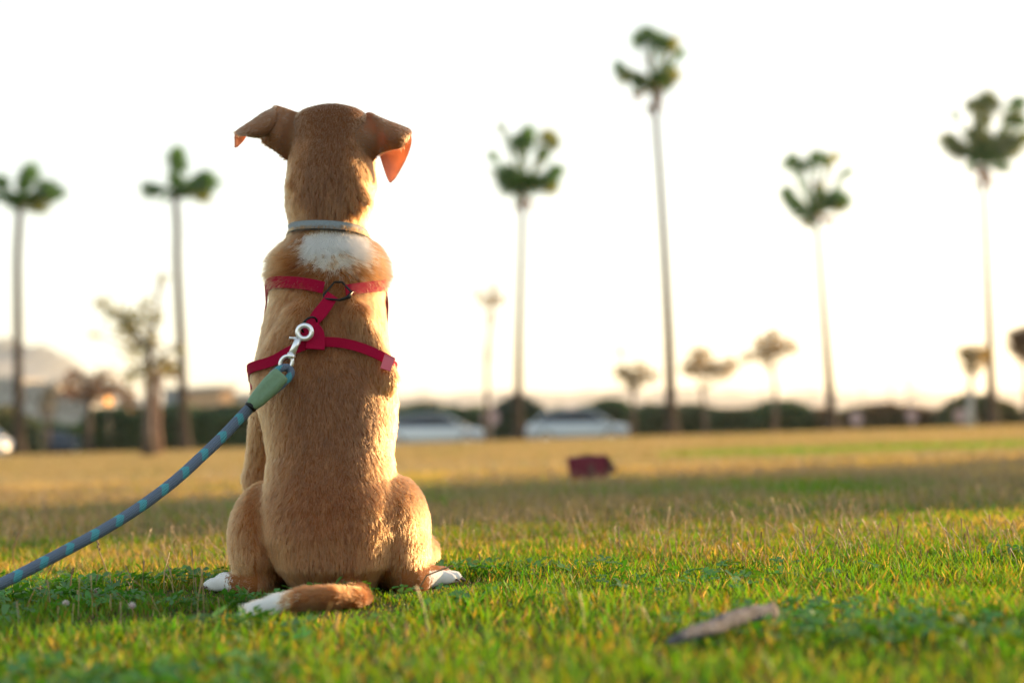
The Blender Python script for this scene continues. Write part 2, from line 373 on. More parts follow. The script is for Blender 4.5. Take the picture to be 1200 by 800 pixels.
TAILR = [(W(392, 684, 1.86), .020), (W(412, 697, 1.815), .017), (W(423, 706, 1.76), .0150), (W(416, 706, 1.705), .0140), (W(392, 703, 1.680), .0135),
        (W(360, 704, 1.668), .0128), (W(330, 711, 1.662), .0115), (W(304, 719, 1.660), .0088), (W(282, 726, 1.660), .0050)]
TAIL = [(p + np.array([0, 0, .004]), r_ * .88) for p, r_ in TAILR]
def body_sdf(P):
    d = sd_torso(P)
    # skull, cheeks and muzzle (facing away)
    d = smin(d, sd_ell(P, W(388, 178, 2.13), (.060, .070, .058)), .02)
    m0, m1 = W(388, 196, 2.17), W(390, 214, 2.275)
    d = smin(d, sd_cone(P, m0, m1, .040, .022), .02)
    # shoulder blades showing as soft folds
    for (x0, y0, Ya, x1, y1, Yb, r) in ((316, 436, 1.966, 350, 374, 1.962, .020), (450, 444, 1.964, 420, 372, 1.961, .019), (350, 374, 1.966, 368, 342, 1.986, .013), (420, 372, 1.965, 408, 350, 1.984, .011)):
        d = smin(d, sd_cone(P, W(x0, y0, Ya), W(x1, y1, Yb), r, r * .8), .016)
    # folds of loose skin behind the ears
    for (x0, y0, x1, y1, r) in ((350, 236, 371, 182, .0075), (364, 246, 382, 196, .006), (429, 238, 409, 186, .0065), (420, 250, 402, 204, .006), (341, 218, 357, 182, .0065)):
        dep = 2.096 - .066 - .010 + .012 * abs((x0 + x1) / 2 - 388) / 50 * 2
        d = smin(d, sd_cone(P, W(x0, y0, dep + .004), W(x1, y1, dep), r, r * .7), .006)
    # thighs
    for sx_, cx_, ex, top in ((-1, 319, 1, 0), (1, 462, 1, -6)):
        a = rotz(sx_ * .10)
        d = smin(d, sd_ell(P, W(cx_, 624 + top, 1.985), (.047, .125, .072), a), .014)
        d = smin(d, sd_ell(P, W(cx_ + sx_ * 3, 648, 1.94), (.043, .085, .051), a), .010)
    # lower hind legs and hocks
    d = smin(d, sd_cone(P, W(297, 650, 2.05), W(303, 688, 1.885), .030, .017), .018)
    d = smin(d, sd_cone(P, W(487, 648, 2.05), W(482, 688, 1.890), .032, .020), .018)
    # hind feet with toes
    for (hx, tx, ty) in ((300, 263, 691), (482, 518, 692)):
        s_ = -1 if tx < hx else 1
        h0 = W(hx, 694, 1.875); t0 = W(tx, ty, 1.945); t0[2] = .013; h0[2] = .016
        d = smin(d, sd_cone(P, h0, t0, .0155, .0135), .012)
        for j in range(4):
            q = t0 + np.array([s_ * (.006 + .006 * (j in (1, 2))), (j - 1.5) * .0115, -.002]); d = smin(d, sd_ell(P, q, (.0150, .0056, .0088)), .0022)
    # forelegs
    for sx_, xx in ((-1, 303), (1, 446)):
        d = smin(d, sd_cone(P, W(xx - sx_ * 18, 440, 2.10), W(xx, 560, 2.13), .030, .019), .03)
        q0 = W(xx, 560, 2.13); q1 = np.array([q0[0], 2.14, .022])
        d = smin(d, sd_cone(P, q0, q1, .019, .0155), .015)
        d = smin(d, sd_ell(P, q1 + np.array([0, .018, -.006]), (.021, .032, .016)), .012)
    # chest keel
    d = smin(d, sd_ell(P, W(384, 420, 2.10), (.068, .085, .105)), .03)
    # tail
    t = 9.
    for (a, ra), (b, rb) in zip(TAIL[:-1], TAIL[1:]): t = np.minimum(t, sd_cone(P, a, b, ra, rb))
    return smin(d, t, .008)
def surface_nets(fn, lo, hi, h):
    n = [int(math.ceil((hi[k] - lo[k]) / h)) + 1 for k in range(3)]
    ax = [lo[k] + h * np.arange(n[k]) for k in range(3)]
    # coarse pass decides where the fine field is needed
    g = np.stack(np.meshgrid(*ax, indexing='ij'), -1); D = np.full(n, 1.0)
    st = 4; sub = g[::st, ::st, ::st]; Dc = fn(sub.reshape(-1, 3)).reshape(sub.shape[:3])
    near = np.abs(Dc) < h * st * 2.2
    up = lambda A: np.repeat(np.repeat(np.repeat(A, st, 0), st, 1), st, 2)[:n[0], :n[1], :n[2]]
    D = up(Dc).copy(); mk = np.zeros_like(near)
    p_ = np.pad(near, 1)
    for i in range(3):
        for j in range(3):
            for k in range(3): mk |= p_[i:i + near.shape[0], j:j + near.shape[1], k:k + near.shape[2]]
    M = up(mk); D[M] = fn(g[M])
    ins = D < 0; shp = tuple(m - 1 for m in n)
    acc = np.zeros(shp + (3,)); cnt = np.zeros(shp)
    offs = [(i, j, k) for i in (0, 1) for j in (0, 1) for k in (0, 1)]
    sl = lambda o: tuple(slice(o[a], n[a] - 1 + o[a]) for a in range(3))
    for a in range(3):
        for o in offs:
            if o[a]: continue
            o2 = list(o); o2[a] = 1
            d0, d1 = D[sl(o)], D[sl(o2)]; cr = (d0 < 0) != (d1 < 0)
            t = np.where(cr, d0 / np.where(cr, d0 - d1, 1), 0); p = np.zeros(shp + (3,)); p[...] = o; p[..., a] = t
            acc += np.where(cr[..., None], p, 0); cnt += cr
    act = cnt > 0; idx = np.full(shp, -1); idx[act] = np.arange(act.sum())
    ii = np.argwhere(act); V = (ii + acc[act] / cnt[act][:, None]) * h + np.array(lo)
    Q = []
    for a in range(3):
        b, c_ = (a + 1) % 3, (a + 2) % 3
        s0 = [slice(None)] * 3; s1 = [slice(None)] * 3; s0[a] = slice(0, n[a] - 1); s1[a] = slice(1, n[a])
        cr = ins[tuple(s0)] != ins[tuple(s1)]
        e = np.argwhere(cr); e = e[(e[:, b] > 0) & (e[:, c_] > 0) & (e[:, b] < n[b] - 1) & (e[:, c_] < n[c_] - 1)]
        q = []
        for db, dc in ((-1, -1), (0, -1), (0, 0), (-1, 0)):
            t = e.copy(); t[:, b] += db; t[:, c_] += dc; q.append(idx[t[:, 0], t[:, 1], t[:, 2]])
        q = np.stack(q, 1); flip = ~ins[e[:, 0], e[:, 1], e[:, 2]]; q[flip] = q[flip][:, ::-1]; Q.append(q)
    return V, np.concatenate(Q)
DV, DF = surface_nets(body_sdf, (-.52, 1.62, -.012), (0.0, 2.34, .715), .0035)

# ears: outline strips (photo px, depth) -> closed thin sheets
EARS = []; ear_flag = []
def ear_sheet(grid, thick=.0032, sub=6):
    """grid: rows of (px, py, Y); Catmull-like linear refinement then a closed shell"""
    A = np.array([[W(*p) for p in r] for r in grid])
    def dens(A, n):
        m = A.shape[0]; t = np.linspace(0, m - 1, (m - 1) * n + 1); out = []
        for q in t:
            i = min(int(q), m - 2); u = q - i
            p0, p1, p2, p3 = A[max(i - 1, 0)], A[i], A[i + 1], A[min(i + 2, m - 1)]
            out.append(.5 * ((2 * p1) + (-p0 + p2) * u + (2 * p0 - 5 * p1 + 4 * p2 - p3) * u * u + (-p0 + 3 * p1 - 3 * p2 + p3) * u ** 3))
        return np.array(out)
    A = dens(A, sub); A = np.swapaxes(dens(np.swapaxes(A, 0, 1), sub), 0, 1)
    du = np.gradient(A, axis=0); dv = np.gradient(A, axis=1); N_ = np.cross(du, dv); N_ /= np.linalg.norm(N_, axis=2, keepdims=True) + 1e-12
    r_, c_ = A.shape[:2]; fu = np.minimum(np.arange(r_), np.arange(r_)[::-1])[:, None] / 3.; fv = np.minimum(np.arange(c_), np.arange(c_)[::-1])[None] / 3.
    th = thick / 2 * np.clip(np.minimum(fu, fv) + .25, 0, 1)[..., None]
    a, b = A + N_ * th, A - N_ * th
    V = np.concatenate([a.reshape(-1, 3), b.reshape(-1, 3)]); n = r_ * c_; Fq = []
    for i in range(r_ - 1):
        for j in range(c_ - 1):
            q = [i * c_ + j, i * c_ + j + 1, (i + 1) * c_ + j + 1, (i + 1) * c_ + j]; Fq.append(q[::-1]); Fq.append([k + n for k in q])
    ring = [j for j in range(c_)] + [i * c_ + c_ - 1 for i in range(1, r_)] + [(r_ - 1) * c_ + j for j in range(c_ - 2, -1, -1)] + [i * c_ for i in range(r_ - 2, 0, -1)]
    for k in range(len(ring)):
        p, q = ring[k], ring[(k + 1) % len(ring)]; Fq.append([p, q, q + n, p + n])
    return V, np.array(Fq)
# right ear: back of the ear (furred) then the folded hanging flap (bare inner side)
r_up = ear_sheet([[(406, 134, 2.066), (410, 148, 2.052), (414, 162, 2.047), (419, 178, 2.050), (424, 197, 2.062)],
                  [(424, 136, 2.095), (432, 146, 2.072), (437, 160, 2.062), (438, 174, 2.068), (436, 190, 2.085)],
                  [(432, 132, 2.095), (446, 146, 2.062), (449, 158, 2.052), (449, 168, 2.058), (444, 181, 2.074)],
                  [(446, 138, 2.095), (461, 149, 2.062), (463, 158, 2.054), (462, 167, 2.060), (458, 176, 2.072)],
                  [(464, 145, 2.095), (473, 152, 2.072), (474, 158, 2.066), (472, 165, 2.068), (468, 174, 2.074)],
                  [(477, 150, 2.095), (481, 154, 2.085), (480, 158, 2.082), (478, 163, 2.082), (474, 170, 2.084)]])
r_fl = ear_sheet([[(441, 166, 2.104), (452, 160, 2.108), (463, 156, 2.108), (473, 153, 2.104), (481, 154, 2.096)],
                  [(445, 182, 2.102), (454, 180, 2.110), (464, 176, 2.112), (474, 172, 2.110), (482, 168, 2.102)],
                  [(450, 198, 2.098), (456, 197, 2.106), (463, 194, 2.110), (470, 190, 2.108), (476, 186, 2.102)],
                  [(454, 209, 2.094), (457, 208, 2.098), (461, 206, 2.100), (465, 203, 2.100), (468, 200, 2.098)],
                  [(457, 214, 2.092), (458, 214, 2.092), (459, 213, 2.092), (460, 212, 2.092), (461, 211, 2.092)]])
# left ear: root panel, folded outer roll and the tip that drops
l_up = ear_sheet([[(368, 134, 2.066), (364, 148, 2.052), (360, 162, 2.047), (355, 178, 2.050), (351, 198, 2.062)],
                  [(350, 132, 2.095), (346, 146, 2.070), (342, 160, 2.062), (340, 176, 2.068), (342, 192, 2.085)],
                  [(338, 128, 2.092), (333, 142, 2.064), (329, 156, 2.056), (328, 168, 2.062), (331, 184, 2.078)],
                  [(324, 124, 2.090), (321, 134, 2.070), (318, 148, 2.062), (317, 160, 2.064), (322, 177, 2.078)],
                  [(322, 128, 2.092), (317, 142, 2.086), (313, 152, 2.082), (310, 162, 2.082), (314, 172, 2.084)],
                  [(318, 136, 2.098), (312, 146, 2.096), (308, 154, 2.094), (306, 160, 2.092), (307, 166, 2.090)]])
l_ro = ear_sheet([[(326, 124, 2.090), (325, 132, 2.066), (323, 142, 2.056), (320, 152, 2.062), (318, 156, 2.076)],
                  [(310, 131, 2.090), (310, 139, 2.064), (309, 148, 2.052), (307, 157, 2.056), (305, 161, 2.070)],
                  [(294, 142, 2.092), (294, 147, 2.068), (294, 153, 2.058), (294, 158, 2.060), (295, 160, 2.072)],
                  [(282, 150, 2.094), (282, 153, 2.078), (283, 156, 2.072), (284, 158, 2.072), (286, 158, 2.078)],
                  [(277, 155, 2.096), (277, 156, 2.090), (278, 157, 2.088), (279, 158, 2.088), (280, 159, 2.090)]])
l_tip = ear_sheet([[(276, 154, 2.090), (279, 155, 2.094), (282, 155, 2.098), (286, 155, 2.102), (291, 156, 2.104)],
                   [(275, 160, 2.090), (278, 161, 2.096), (281, 161, 2.099), (284, 162, 2.102), (287, 163, 2.103)],
                   [(275, 167, 2.090), (277, 167, 2.093), (279, 167, 2.096), (281, 168, 2.098), (283, 168, 2.100)],
                   [(275, 173, 2.090), (275.5, 173, 2.090), (276, 173, 2.091), (276.5, 173, 2.091), (277, 173, 2.092)]])

Vd, Fd, mi = [DV], [DF], [np.zeros(len(DF), int)]; n0 = len(DV); ear_ranges = []
for sh, k in ((r_up, 1), (r_fl, 2), (l_up, 1), (l_ro, 1), (l_tip, 2)):
    Vd.append(sh[0]); Fd.append(sh[1] + n0); mi.append(np.full(len(sh[1]), k)); n0 += len(sh[0])
BV, BF, BM = np.concatenate(Vd), np.concatenate(Fd), np.concatenate(mi)

# coat colour by place on the animal --------------------------------------
def coat(P, clump):
    px, py = proj(P); n1 = vnoise(P, 30.); n2 = vnoise(P + 5, 90.)
    tan = np.array([.33, .132, .044]); dark = np.array([.140, .056, .024]); red = np.array([.25, .078, .019]); pale = np.array([.42, .22, .10])
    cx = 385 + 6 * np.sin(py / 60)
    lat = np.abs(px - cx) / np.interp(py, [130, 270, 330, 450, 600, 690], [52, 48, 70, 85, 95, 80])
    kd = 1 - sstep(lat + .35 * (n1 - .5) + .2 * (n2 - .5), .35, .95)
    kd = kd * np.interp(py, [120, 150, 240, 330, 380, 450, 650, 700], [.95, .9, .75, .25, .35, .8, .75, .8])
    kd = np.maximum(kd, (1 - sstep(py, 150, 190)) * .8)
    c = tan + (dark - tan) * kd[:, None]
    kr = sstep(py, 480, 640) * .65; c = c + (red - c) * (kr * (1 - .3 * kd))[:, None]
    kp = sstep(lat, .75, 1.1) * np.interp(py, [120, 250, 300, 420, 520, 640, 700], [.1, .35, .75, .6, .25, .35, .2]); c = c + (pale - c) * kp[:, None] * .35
    # white: nape, tail tip, toes
    jx = (clump[:, 0] - .5) * 9; jy = (clump[:, 1] - .5) * 40 + rng.normal(0, 2, len(px))
    top = 266 + .012 * (px - 392) ** 2 * .35; bot = 317 - .010 * (px - 392) ** 2 + jy
    wn_ = (np.abs(px + jx - 391) < np.interp(py, [265, 280, 305], [26, 35, 42]) + rng.normal(0, 2.0, len(px))) & (py > top) & (py < bot) & (P[:, 1] < 2.06)
    wt = (P[:, 1] < 1.73) & (px < 343 + (clump[:, 0] - .5) * 26)
    wf = (P[:, 2] < .045) & (py > 668) & (((px < 268 + (clump[:, 0] - .5) * 26 + rng.normal(0, 3, len(px))) & (P[:, 1] > 1.8)) | (px > 505 + (clump[:, 0] - .5) * 22 + rng.normal(0, 3, len(px))))
    wff = (P[:, 2] < .05) & (P[:, 1] > 2.10)
    w = wn_ | wt | wf | wff
    c[w] = np.array([.86, .86, .87])
    return c, w

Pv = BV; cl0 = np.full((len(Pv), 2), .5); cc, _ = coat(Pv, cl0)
me = bpy.data.meshes.new('body'); me.vertices.add(len(BV)); me.vertices.foreach_set('co', BV.astype(np.float32).ravel())
me.loops.add(BF.size); me.loops.foreach_set('vertex_index', BF.astype(np.int32).ravel())
me.polygons.add(len(BF)); me.polygons.foreach_set('loop_start', np.arange(0, BF.size, 4, dtype=np.int32))
me.update(calc_edges=True); me.polygons.foreach_set('use_smooth', [True] * len(BF)); me.polygons.foreach_set('material_index', BM.astype(np.int32))
ca = me.color_attributes.new('col', 'FLOAT_COLOR', 'POINT'); c4 = np.ones((len(BV), 4), np.float32); c4[:, :3] = cc * .8; ca.data.foreach_set('color', c4.ravel())
me.validate()

skin = new_mat('coat_underlayer', (.3, .15, .07), .9, spec=.1); nt = skin.node_tree
at = nt.nodes.new('ShaderNodeAttribute'); at.attribute_name = 'col'; nt.links.new(at.outputs['Color'], nt.nodes['Principled BSDF'].inputs['Base Color'])
def ear_mat(name, dcol, tcol, f):
    m = bpy.data.materials.new(name); m.use_nodes = True; nt = m.node_tree; nt.nodes.clear()
    tcn = nt.nodes.new('ShaderNodeTexCoord'); nz = nt.nodes.new('ShaderNodeTexNoise'); nz.inputs['Scale'].default_value = 35
    rp = nt.nodes.new('ShaderNodeValToRGB'); rp.color_ramp.elements[0].color = (*[v * .75 for v in tcol], 1); rp.color_ramp.elements[1].color = (*tcol, 1)
    rp.color_ramp.elements[0].position = .35; rp.color_ramp.elements[1].position = .6
    nt.links.new(tcn.outputs['Object'], nz.inputs['Vector']); nt.links.new(nz.outputs['Fac'], rp.inputs[0])
    d = nt.nodes.new('ShaderNodeBsdfDiffuse'); d.inputs[0].default_value = (*dcol, 1); t = nt.nodes.new('ShaderNodeBsdfTranslucent'); nt.links.new(rp.outputs[0], t.inputs[0])
    mx = nt.nodes.new('ShaderNodeMixShader'); mx.inputs[0].default_value = f; o = nt.nodes.new('ShaderNodeOutputMaterial')
    nt.links.new(d.outputs[0], mx.inputs[1]); nt.links.new(t.outputs[0], mx.inputs[2]); nt.links.new(mx.outputs[0], o.inputs[0]); return m
earback = ear_mat('ear_back', (.27, .14, .075), (.60, .16, .04), .35)
earflap = ear_mat('ear_inner_skin', (.72, .42, .33), (.95, .50, .28), .55)
for m in (skin, earback, earflap): me.materials.append(m)
dog = empty('dog', (-.25, 1.93, 0), 'light brown puppy sitting on the lawn with its back turned and ears folded out', 'dog')
DO = np.array(dog.location)
DOGM = Matrix.Translation(-Vector(DO))
body = link('body', me, None, dog); body.matrix_parent_inverse = DOGM

# fur --------------------------------------------------------------------
tri = np.concatenate([BF[:, [0, 1, 2]], BF[:, [0, 2, 3]]]); tmi = np.concatenate([BM, BM])
A, B, C_ = BV[tri[:, 0]], BV[tri[:, 1]], BV[tri[:, 2]]; cr = np.cross(B - A, C_ - A); ar = np.linalg.norm(cr, axis=1) / 2
fn = cr / (2 * ar[:, None] + 1e-12); cen = (A + B + C_) / 3
# smooth vertex normals for combing
vn = np.zeros_like(BV)
for k in range(3): np.add.at(vn, tri[:, k], cr)
vn /= np.linalg.norm(vn, axis=1, keepdims=True) + 1e-12
wgt = ar * np.where(fn[:, 1] < .35, 1.0, .22)
wgt[tmi == 2] *= .14
wgt[tmi == 1] *= .9
wgt *= np.where(cen[:, 1] < 1.73, 1.8, 1)
NF = 330000
pick = rng.choice(len(tri), NF, p=wgt / wgt.sum()); u = rng.random((NF, 2)); fl = u.sum(1) > 1; u[fl] = 1 - u[fl]
P0 = A[pick] + (B - A)[pick] * u[:, :1] + (C_ - A)[pick] * u[:, 1:]
w0 = 1 - u.sum(1, keepdims=True)
N0 = vn[tri[pick, 0]] * w0 + vn[tri[pick, 1]] * u[:, :1] + vn[tri[pick, 2]] * u[:, 1:]; N0 /= np.linalg.norm(N0, axis=1, keepdims=True)
isear = tmi[pick] >= 1; isflap = tmi[pick] == 2
px, py = proj(P0)
flow = np.zeros((NF, 3)); flow[:, 2] = -1; flow[:, 1] = -.15
lat = (px - 386) / 80
flow[:, 0] = lat * np.interp(py, [130, 200, 330, 420, 600, 690], [.45, .30, .35, .1, -.05, -.5])
thigh = (py > 560) & (np.abs(px - 386) > 88); flow[thigh, 0] *= -.5; flow[thigh, 1] = -.8
foot = (P0[:, 2] < .035) & (np.abs(px - 386) > 85); flow[foot] = np.stack([np.sign(px[foot] - 386), 0 * px[foot] + .5, 0 * px[foot]], 1)
# tail: comb towards the tip
tp = np.array([t[0] for t in TAIL]); td = np.gradient(tp, axis=0)
istail = P0[:, 1] < 1.79
istail &= (P0[:, 2] < .06)
dt = np.linalg.norm(P0[istail][:, None] - tp[None], axis=2); flow[istail] = td[dt.argmin(1)] / np.linalg.norm(td[dt.argmin(1)], axis=1, keepdims=True)
flow[isear] = np.where((px[isear] < 388)[:, None], np.array([-.9, 0, -.5]), np.array([.9, 0, -.5]))
# clumps
def cvec(P, s, sd): return np.stack([vnoise(P + sd + k * 7.3, s) for k in range(3)], 1) - .5
flow = flow / (np.linalg.norm(flow, axis=1, keepdims=True) + 1e-9)
flow += .45 * cvec(P0, 30, 1) + .40 * cvec(P0 * np.array([1, 1, .4]), 190, 9) + rng.normal(0, .10, (NF, 3))
flow -= N0 * (flow * N0).sum(1, keepdims=True); flow /= np.linalg.norm(flow, axis=1, keepdims=True) + 1e-9
L = np.interp(py, [120, 160, 220, 262, 285, 315, 345, 420, 560, 650, 700], [.006, .0075, .011, .016, .024, .025, .013, .011, .012, .012, .010])
L = L * np.where(P0[:, 1] > 2.13, .5, 1)
L[isear] = .0065; L[isflap] = .0035; L[istail] = np.interp(px[istail], [268, 300, 340, 420], [.026, .020, .012, .012]); L[foot] = .004
L *= .7 + .6 * rng.random(NF)
lift = np.interp(py, [120, 200, 300, 340, 500, 700], [.22, .30, .62, .28, .25, .28]) + .12 * (vnoise(P0 + 3, 120.) - .5) + rng.normal(0, .07, NF)
lift = np.clip(lift, .07, .8); lift[isear] *= .8
K = 5; pts = np.zeros((NF, K, 3)); q = P0 - N0 * .0015
flare = np.interp(py, [272, 285, 318, 332], [0, .6, 1.0, 0]) * (.4 + .6 * sstep(np.abs(px - 388), 20, 60)) * (P0[:, 1] > 1.85) * (~isear)
for k in range(K):
    pts[:, k] = q
    t = k / (K - 1); dk = flow + N0 * (lift * (1.9 - 1.7 * t) + flare)[:, None] + np.array([0, 0, -.10 * t]); dk /= np.linalg.norm(dk, axis=1, keepdims=True)
    q = q + dk * (L / (K - 1))[:, None]
pts[..., 2] = np.maximum(pts[..., 2], .003)
STR = np.array([1, 1, .18])
clump = np.stack([vnoise(P0 * STR + 11, 260.), vnoise(P0 * STR + 17, 300.)], 1) * 1.4 - .2 + rng.normal(0, .08, (NF, 2))
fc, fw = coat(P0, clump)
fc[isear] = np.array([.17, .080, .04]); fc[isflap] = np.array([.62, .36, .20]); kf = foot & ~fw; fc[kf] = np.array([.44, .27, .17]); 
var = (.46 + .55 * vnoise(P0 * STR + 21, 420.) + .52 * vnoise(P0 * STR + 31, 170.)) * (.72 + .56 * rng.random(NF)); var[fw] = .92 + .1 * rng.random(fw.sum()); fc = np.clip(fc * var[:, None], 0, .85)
hc = bpy.data.hair_curves.new('fur'); hc.add_curves([K] * NF)
hc.attributes['position'].data.foreach_set('vector', pts.astype(np.float32).ravel()) if 'position' in hc.attributes else hc.points.foreach_set('position', pts.ravel())
ra = hc.attributes.get('radius') or hc.attributes.new('radius', 'FLOAT', 'POINT')
prof = np.array([.9, 1.0, .85, .55, .08]); rr = (.00021 + .00010 * rng.random(NF))[:, None] * prof[None]; ra.data.foreach_set('value', rr.astype(np.float32).ravel())
fa_ = hc.attributes.new('fur_col', 'FLOAT_COLOR', 'CURVE'); c4 = np.ones((NF, 4), np.float32); c4[:, :3] = fc; fa_.data.foreach_set('color', c4.ravel())
fm = bpy.data.materials.new('fur'); fm.use_nodes = True; nt = fm.node_tree; nt.nodes.clear()
at = nt.nodes.new('ShaderNodeAttribute'); at.attribute_name = 'fur_col'
hb = nt.nodes.new('ShaderNodeBsdfHairPrincipled'); hb.model = 'CHIANG'; hb.parametrization = 'COLOR'
hb.inputs['Roughness'].default_value = .38; hb.inputs['Radial Roughness'].default_value = .55
if 'Random Roughness' in hb.inputs: hb.inputs['Random Roughness'].default_value = .2
o_ = nt.nodes.new('ShaderNodeOutputMaterial'); nt.links.new(at.outputs['Color'], hb.inputs['Color']); nt.links.new(hb.outputs[0], o_.inputs[0])
hc.materials.append(fm)
fur = bpy.data.objects.new('fur', hc); COL.objects.link(fur); fur.parent = body
bvh = BVHTree.FromPolygons([tuple(v) for v in DV], [tuple(f) for f in DF])

# eyes and nose (on the far side of the head)
eye_m = new_mat('dark_eye', (.02, .012, .008), .1); nose_m = noise_mat('nose_leather', (.02, .018, .018), (.04, .03, .03), 300, .4, .4)
def ball(name, c_, r, mat, parent, inv=None, sc=(1, 1, 1), n=12):
    m = MB(); vs = [(c_[0], c_[1], c_[2] + r * sc[2])]; fs = []
    for i in range(1, n):
        a = math.pi * i / n
        for j in range(n * 2):
            b = math.pi * j / n; vs.append((c_[0] + r * sc[0] * math.sin(a) * math.cos(b), c_[1] + r * sc[1] * math.sin(a) * math.sin(b), c_[2] + r * sc[2] * math.cos(a)))
    vs.append((c_[0], c_[1], c_[2] - r * sc[2])); w = n * 2
    for j in range(w): fs.append((0, 1 + j, 1 + (j + 1) % w)); fs.append((len(vs) - 1, 1 + (n - 2) * w + (j + 1) % w, 1 + (n - 2) * w + j))
    for i in range(n - 2):
        for j in range(w): fs.append((1 + i * w + j, 1 + (i + 1) * w + j, 1 + (i + 1) * w + (j + 1) % w, 1 + i * w + (j + 1) % w))
    m.add(vs, fs); o = m.build(name, mat, parent, True)
    if inv is not None: o.matrix_parent_inverse = inv
    return o
nb = W(390, 212, 2.292); ball('nose', nb, .012, nose_m, dog, DOGM, (1.1, .8, .8))
for sx_ in (-1, 1): ball('eye', W(388 + sx_ * 26, 186, 2.185), .0095, eye_m, dog, DOGM)

claw_m = new_mat('claw_horn', (.10, .07, .06), .4)
for (tx, ty, s_) in ((263, 691, -1), (518, 692, 1)):
    t0 = W(tx, ty, 1.945); t0[2] = .013
    for j in range(4):
        q = t0 + np.array([s_ * (.019 + .006 * (j in (1, 2))), (j - 1.5) * .0115, -.004])
        o = MB().tube([q, q + np.array([s_ * .004, 0, -.001]), q + np.array([s_ * .0075, 0, -.0045])], [.0017, .0013, .0004], 6).build('claw', claw_m, dog, True); o.matrix_parent_inverse = DOGM
# collar and harness: bands laid on the body surface ---------------------------
def on_body(th, z, off):
    cx, hw, cy, hd = section(z); d = Vector((math.sin(th), -math.cos(th), 0)); o = Vector((float(cx), float(cy), float(z)))
    h_ = bvh.ray_cast(o + d * .4, -d, .5)
    if h_[0] is None: return np.array(o + d * (float(hw) + off))
    return np.array(h_[0] + d * off)
def theta_of(px, py):
    """angle round the body and height of the surface seen at a photo pixel"""
    d = CR @ np.array([(px - 600) / F, -(py - 400) / F, -1.0]); h_ = bvh.ray_cast(Vector(CT), Vector(d).normalized(), 4)
    k = 0
    while h_[0] is None and k < 12:      # just off the silhouette: step towards the spine
        k += 1; d = CR @ np.array([(px + (386 - px) * .012 * k - 600) / F, -(py - 400) / F, -1.0]); h_ = bvh.ray_cast(Vector(CT), Vector(d).normalized(), 4)
    p = h_[0]; cx, hw, cy, hd = section(p.z); return math.atan2(p.x - cx, -(p.y - cy)), p.z
def strap(keys, width, thick, off, mat, name, parent, n=60, twist=None, closed=False, smooth=True):
    """keys: (theta, z) ; band of given width laid round the body"""
    K_ = np.array(keys, float); s = np.concatenate([[0], np.cumsum(np.hypot(np.diff(K_[:, 0]) * .09, np.diff(K_[:, 1])))])
    t = np.linspace(0, s[-1], n); TH, Z = np.interp(t, s, K_[:, 0]), np.interp(t, s, K_[:, 1])
    ker = np.array([1, 2, 3, 2, 1]) / 9.
    def sm(a):
        b = np.convolve(np.pad(a, 2, mode='edge'), ker, 'valid'); b[0], b[-1] = a[0], a[-1]; return b
    for _ in range(3): TH, Z = sm(TH), sm(Z)
    c_ = np.array([on_body(a, b, off) for a, b in zip(TH, Z)])
    for _ in range(3):
        for k in range(3): c_[:, k] = sm(c_[:, k])
    tg = np.gradient(c_, axis=0); tg /= np.linalg.norm(tg, axis=1, keepdims=True)
    nr = np.array([[math.sin(a), -math.cos(a), -.12] for a in TH]); nr -= tg * (nr * tg).sum(1, keepdims=True); nr /= np.linalg.norm(nr, axis=1, keepdims=True)
    sd = np.cross(tg, nr)
    wv = np.interp(np.linspace(0, 1, n), [q[0] for q in twist], [q[1] for q in twist]) if twist else np.ones(n)
    vs = []; prof_ = ((-.5, 0), (-.5, .8), (-.46, 1), (-.42, .82), (0, .85), (.42, .82), (.46, 1), (.5, .8), (.5, 0))
    for i in range(n):
        for a, b in prof_: vs.append(c_[i] + sd[i] * a * width * wv[i] + nr[i] * (b * thick))
    m = len(prof_); fs = [(i * m + j, i * m + j + 1, (i + 1) * m + j + 1, (i + 1) * m + j) for i in range(n - 1) for j in range(m - 1)]
    fs += [((i + 1) * m, (i + 1) * m + m - 1, i * m + m - 1, i * m) for i in range(n - 1)] + [tuple(range(m)), tuple(range((n - 1) * m, n * m))[::-1]]
    o = MB().add(vs, fs).build(name, mat, parent, False)
    if parent is harness: o.matrix_parent_inverse = Matrix.Identity(4)
    return o, c_, nr
web_m = noise_mat('harness_webbing', (.46, .004, .055), (.33, .003, .036), 900, .75, .5, stretch=(1, 1, 3), spec=.12)
collar_m = noise_mat('collar_webbing', (.20, .25, .32), (.28, .33, .40), 500, .5, .3)
blk = new_mat('black_metal', (.012, .014, .016), .35, .6)
dark_edge = new_mat('collar_edging', (.015, .013, .012), .7)
harness = None
def band_empty(name):
    e = bpy.data.objects.new(name, None); COL.objects.link(e); e.parent = dog; e.matrix_parent_inverse = DOGM; return e
PI = math.pi
zc = theta_of(384, 264)[1]
ths = np.linspace(-PI, PI, 40)
cz = lambda a: zc + .0045 * math.cos(a * 1.0) - .004 - .004 * math.sin(a)
collar, _, _ = strap([(a, cz(a)) for a in ths], .0128, .0022, .0045, collar_m, 'collar', dog, 90); collar.matrix_parent_inverse = DOGM
ce, _, _ = strap([(a, cz(a) - .0070) for a in ths], .0024, .0030, .0058, dark_edge, 'collar_edging', collar, 90)
harness = band_empty('harness')
def K2(px, py): return theta_of(px, py)
up = [K2(345, 331), K2(362, 333), K2(380, 338)]
z0 = K2(345, 331)[1]
strap([(-2.6, z0 - .10), (-2.0, z0 - .055), (-1.5, z0 - .012), (-1.1, z0 + .002), (-.8, z0 + .004)] + up, .0165, .0022, .0108, web_m, 'strap', harness, 60)
upr = [K2(403, 341), K2(425, 337), K2(445, 333)]
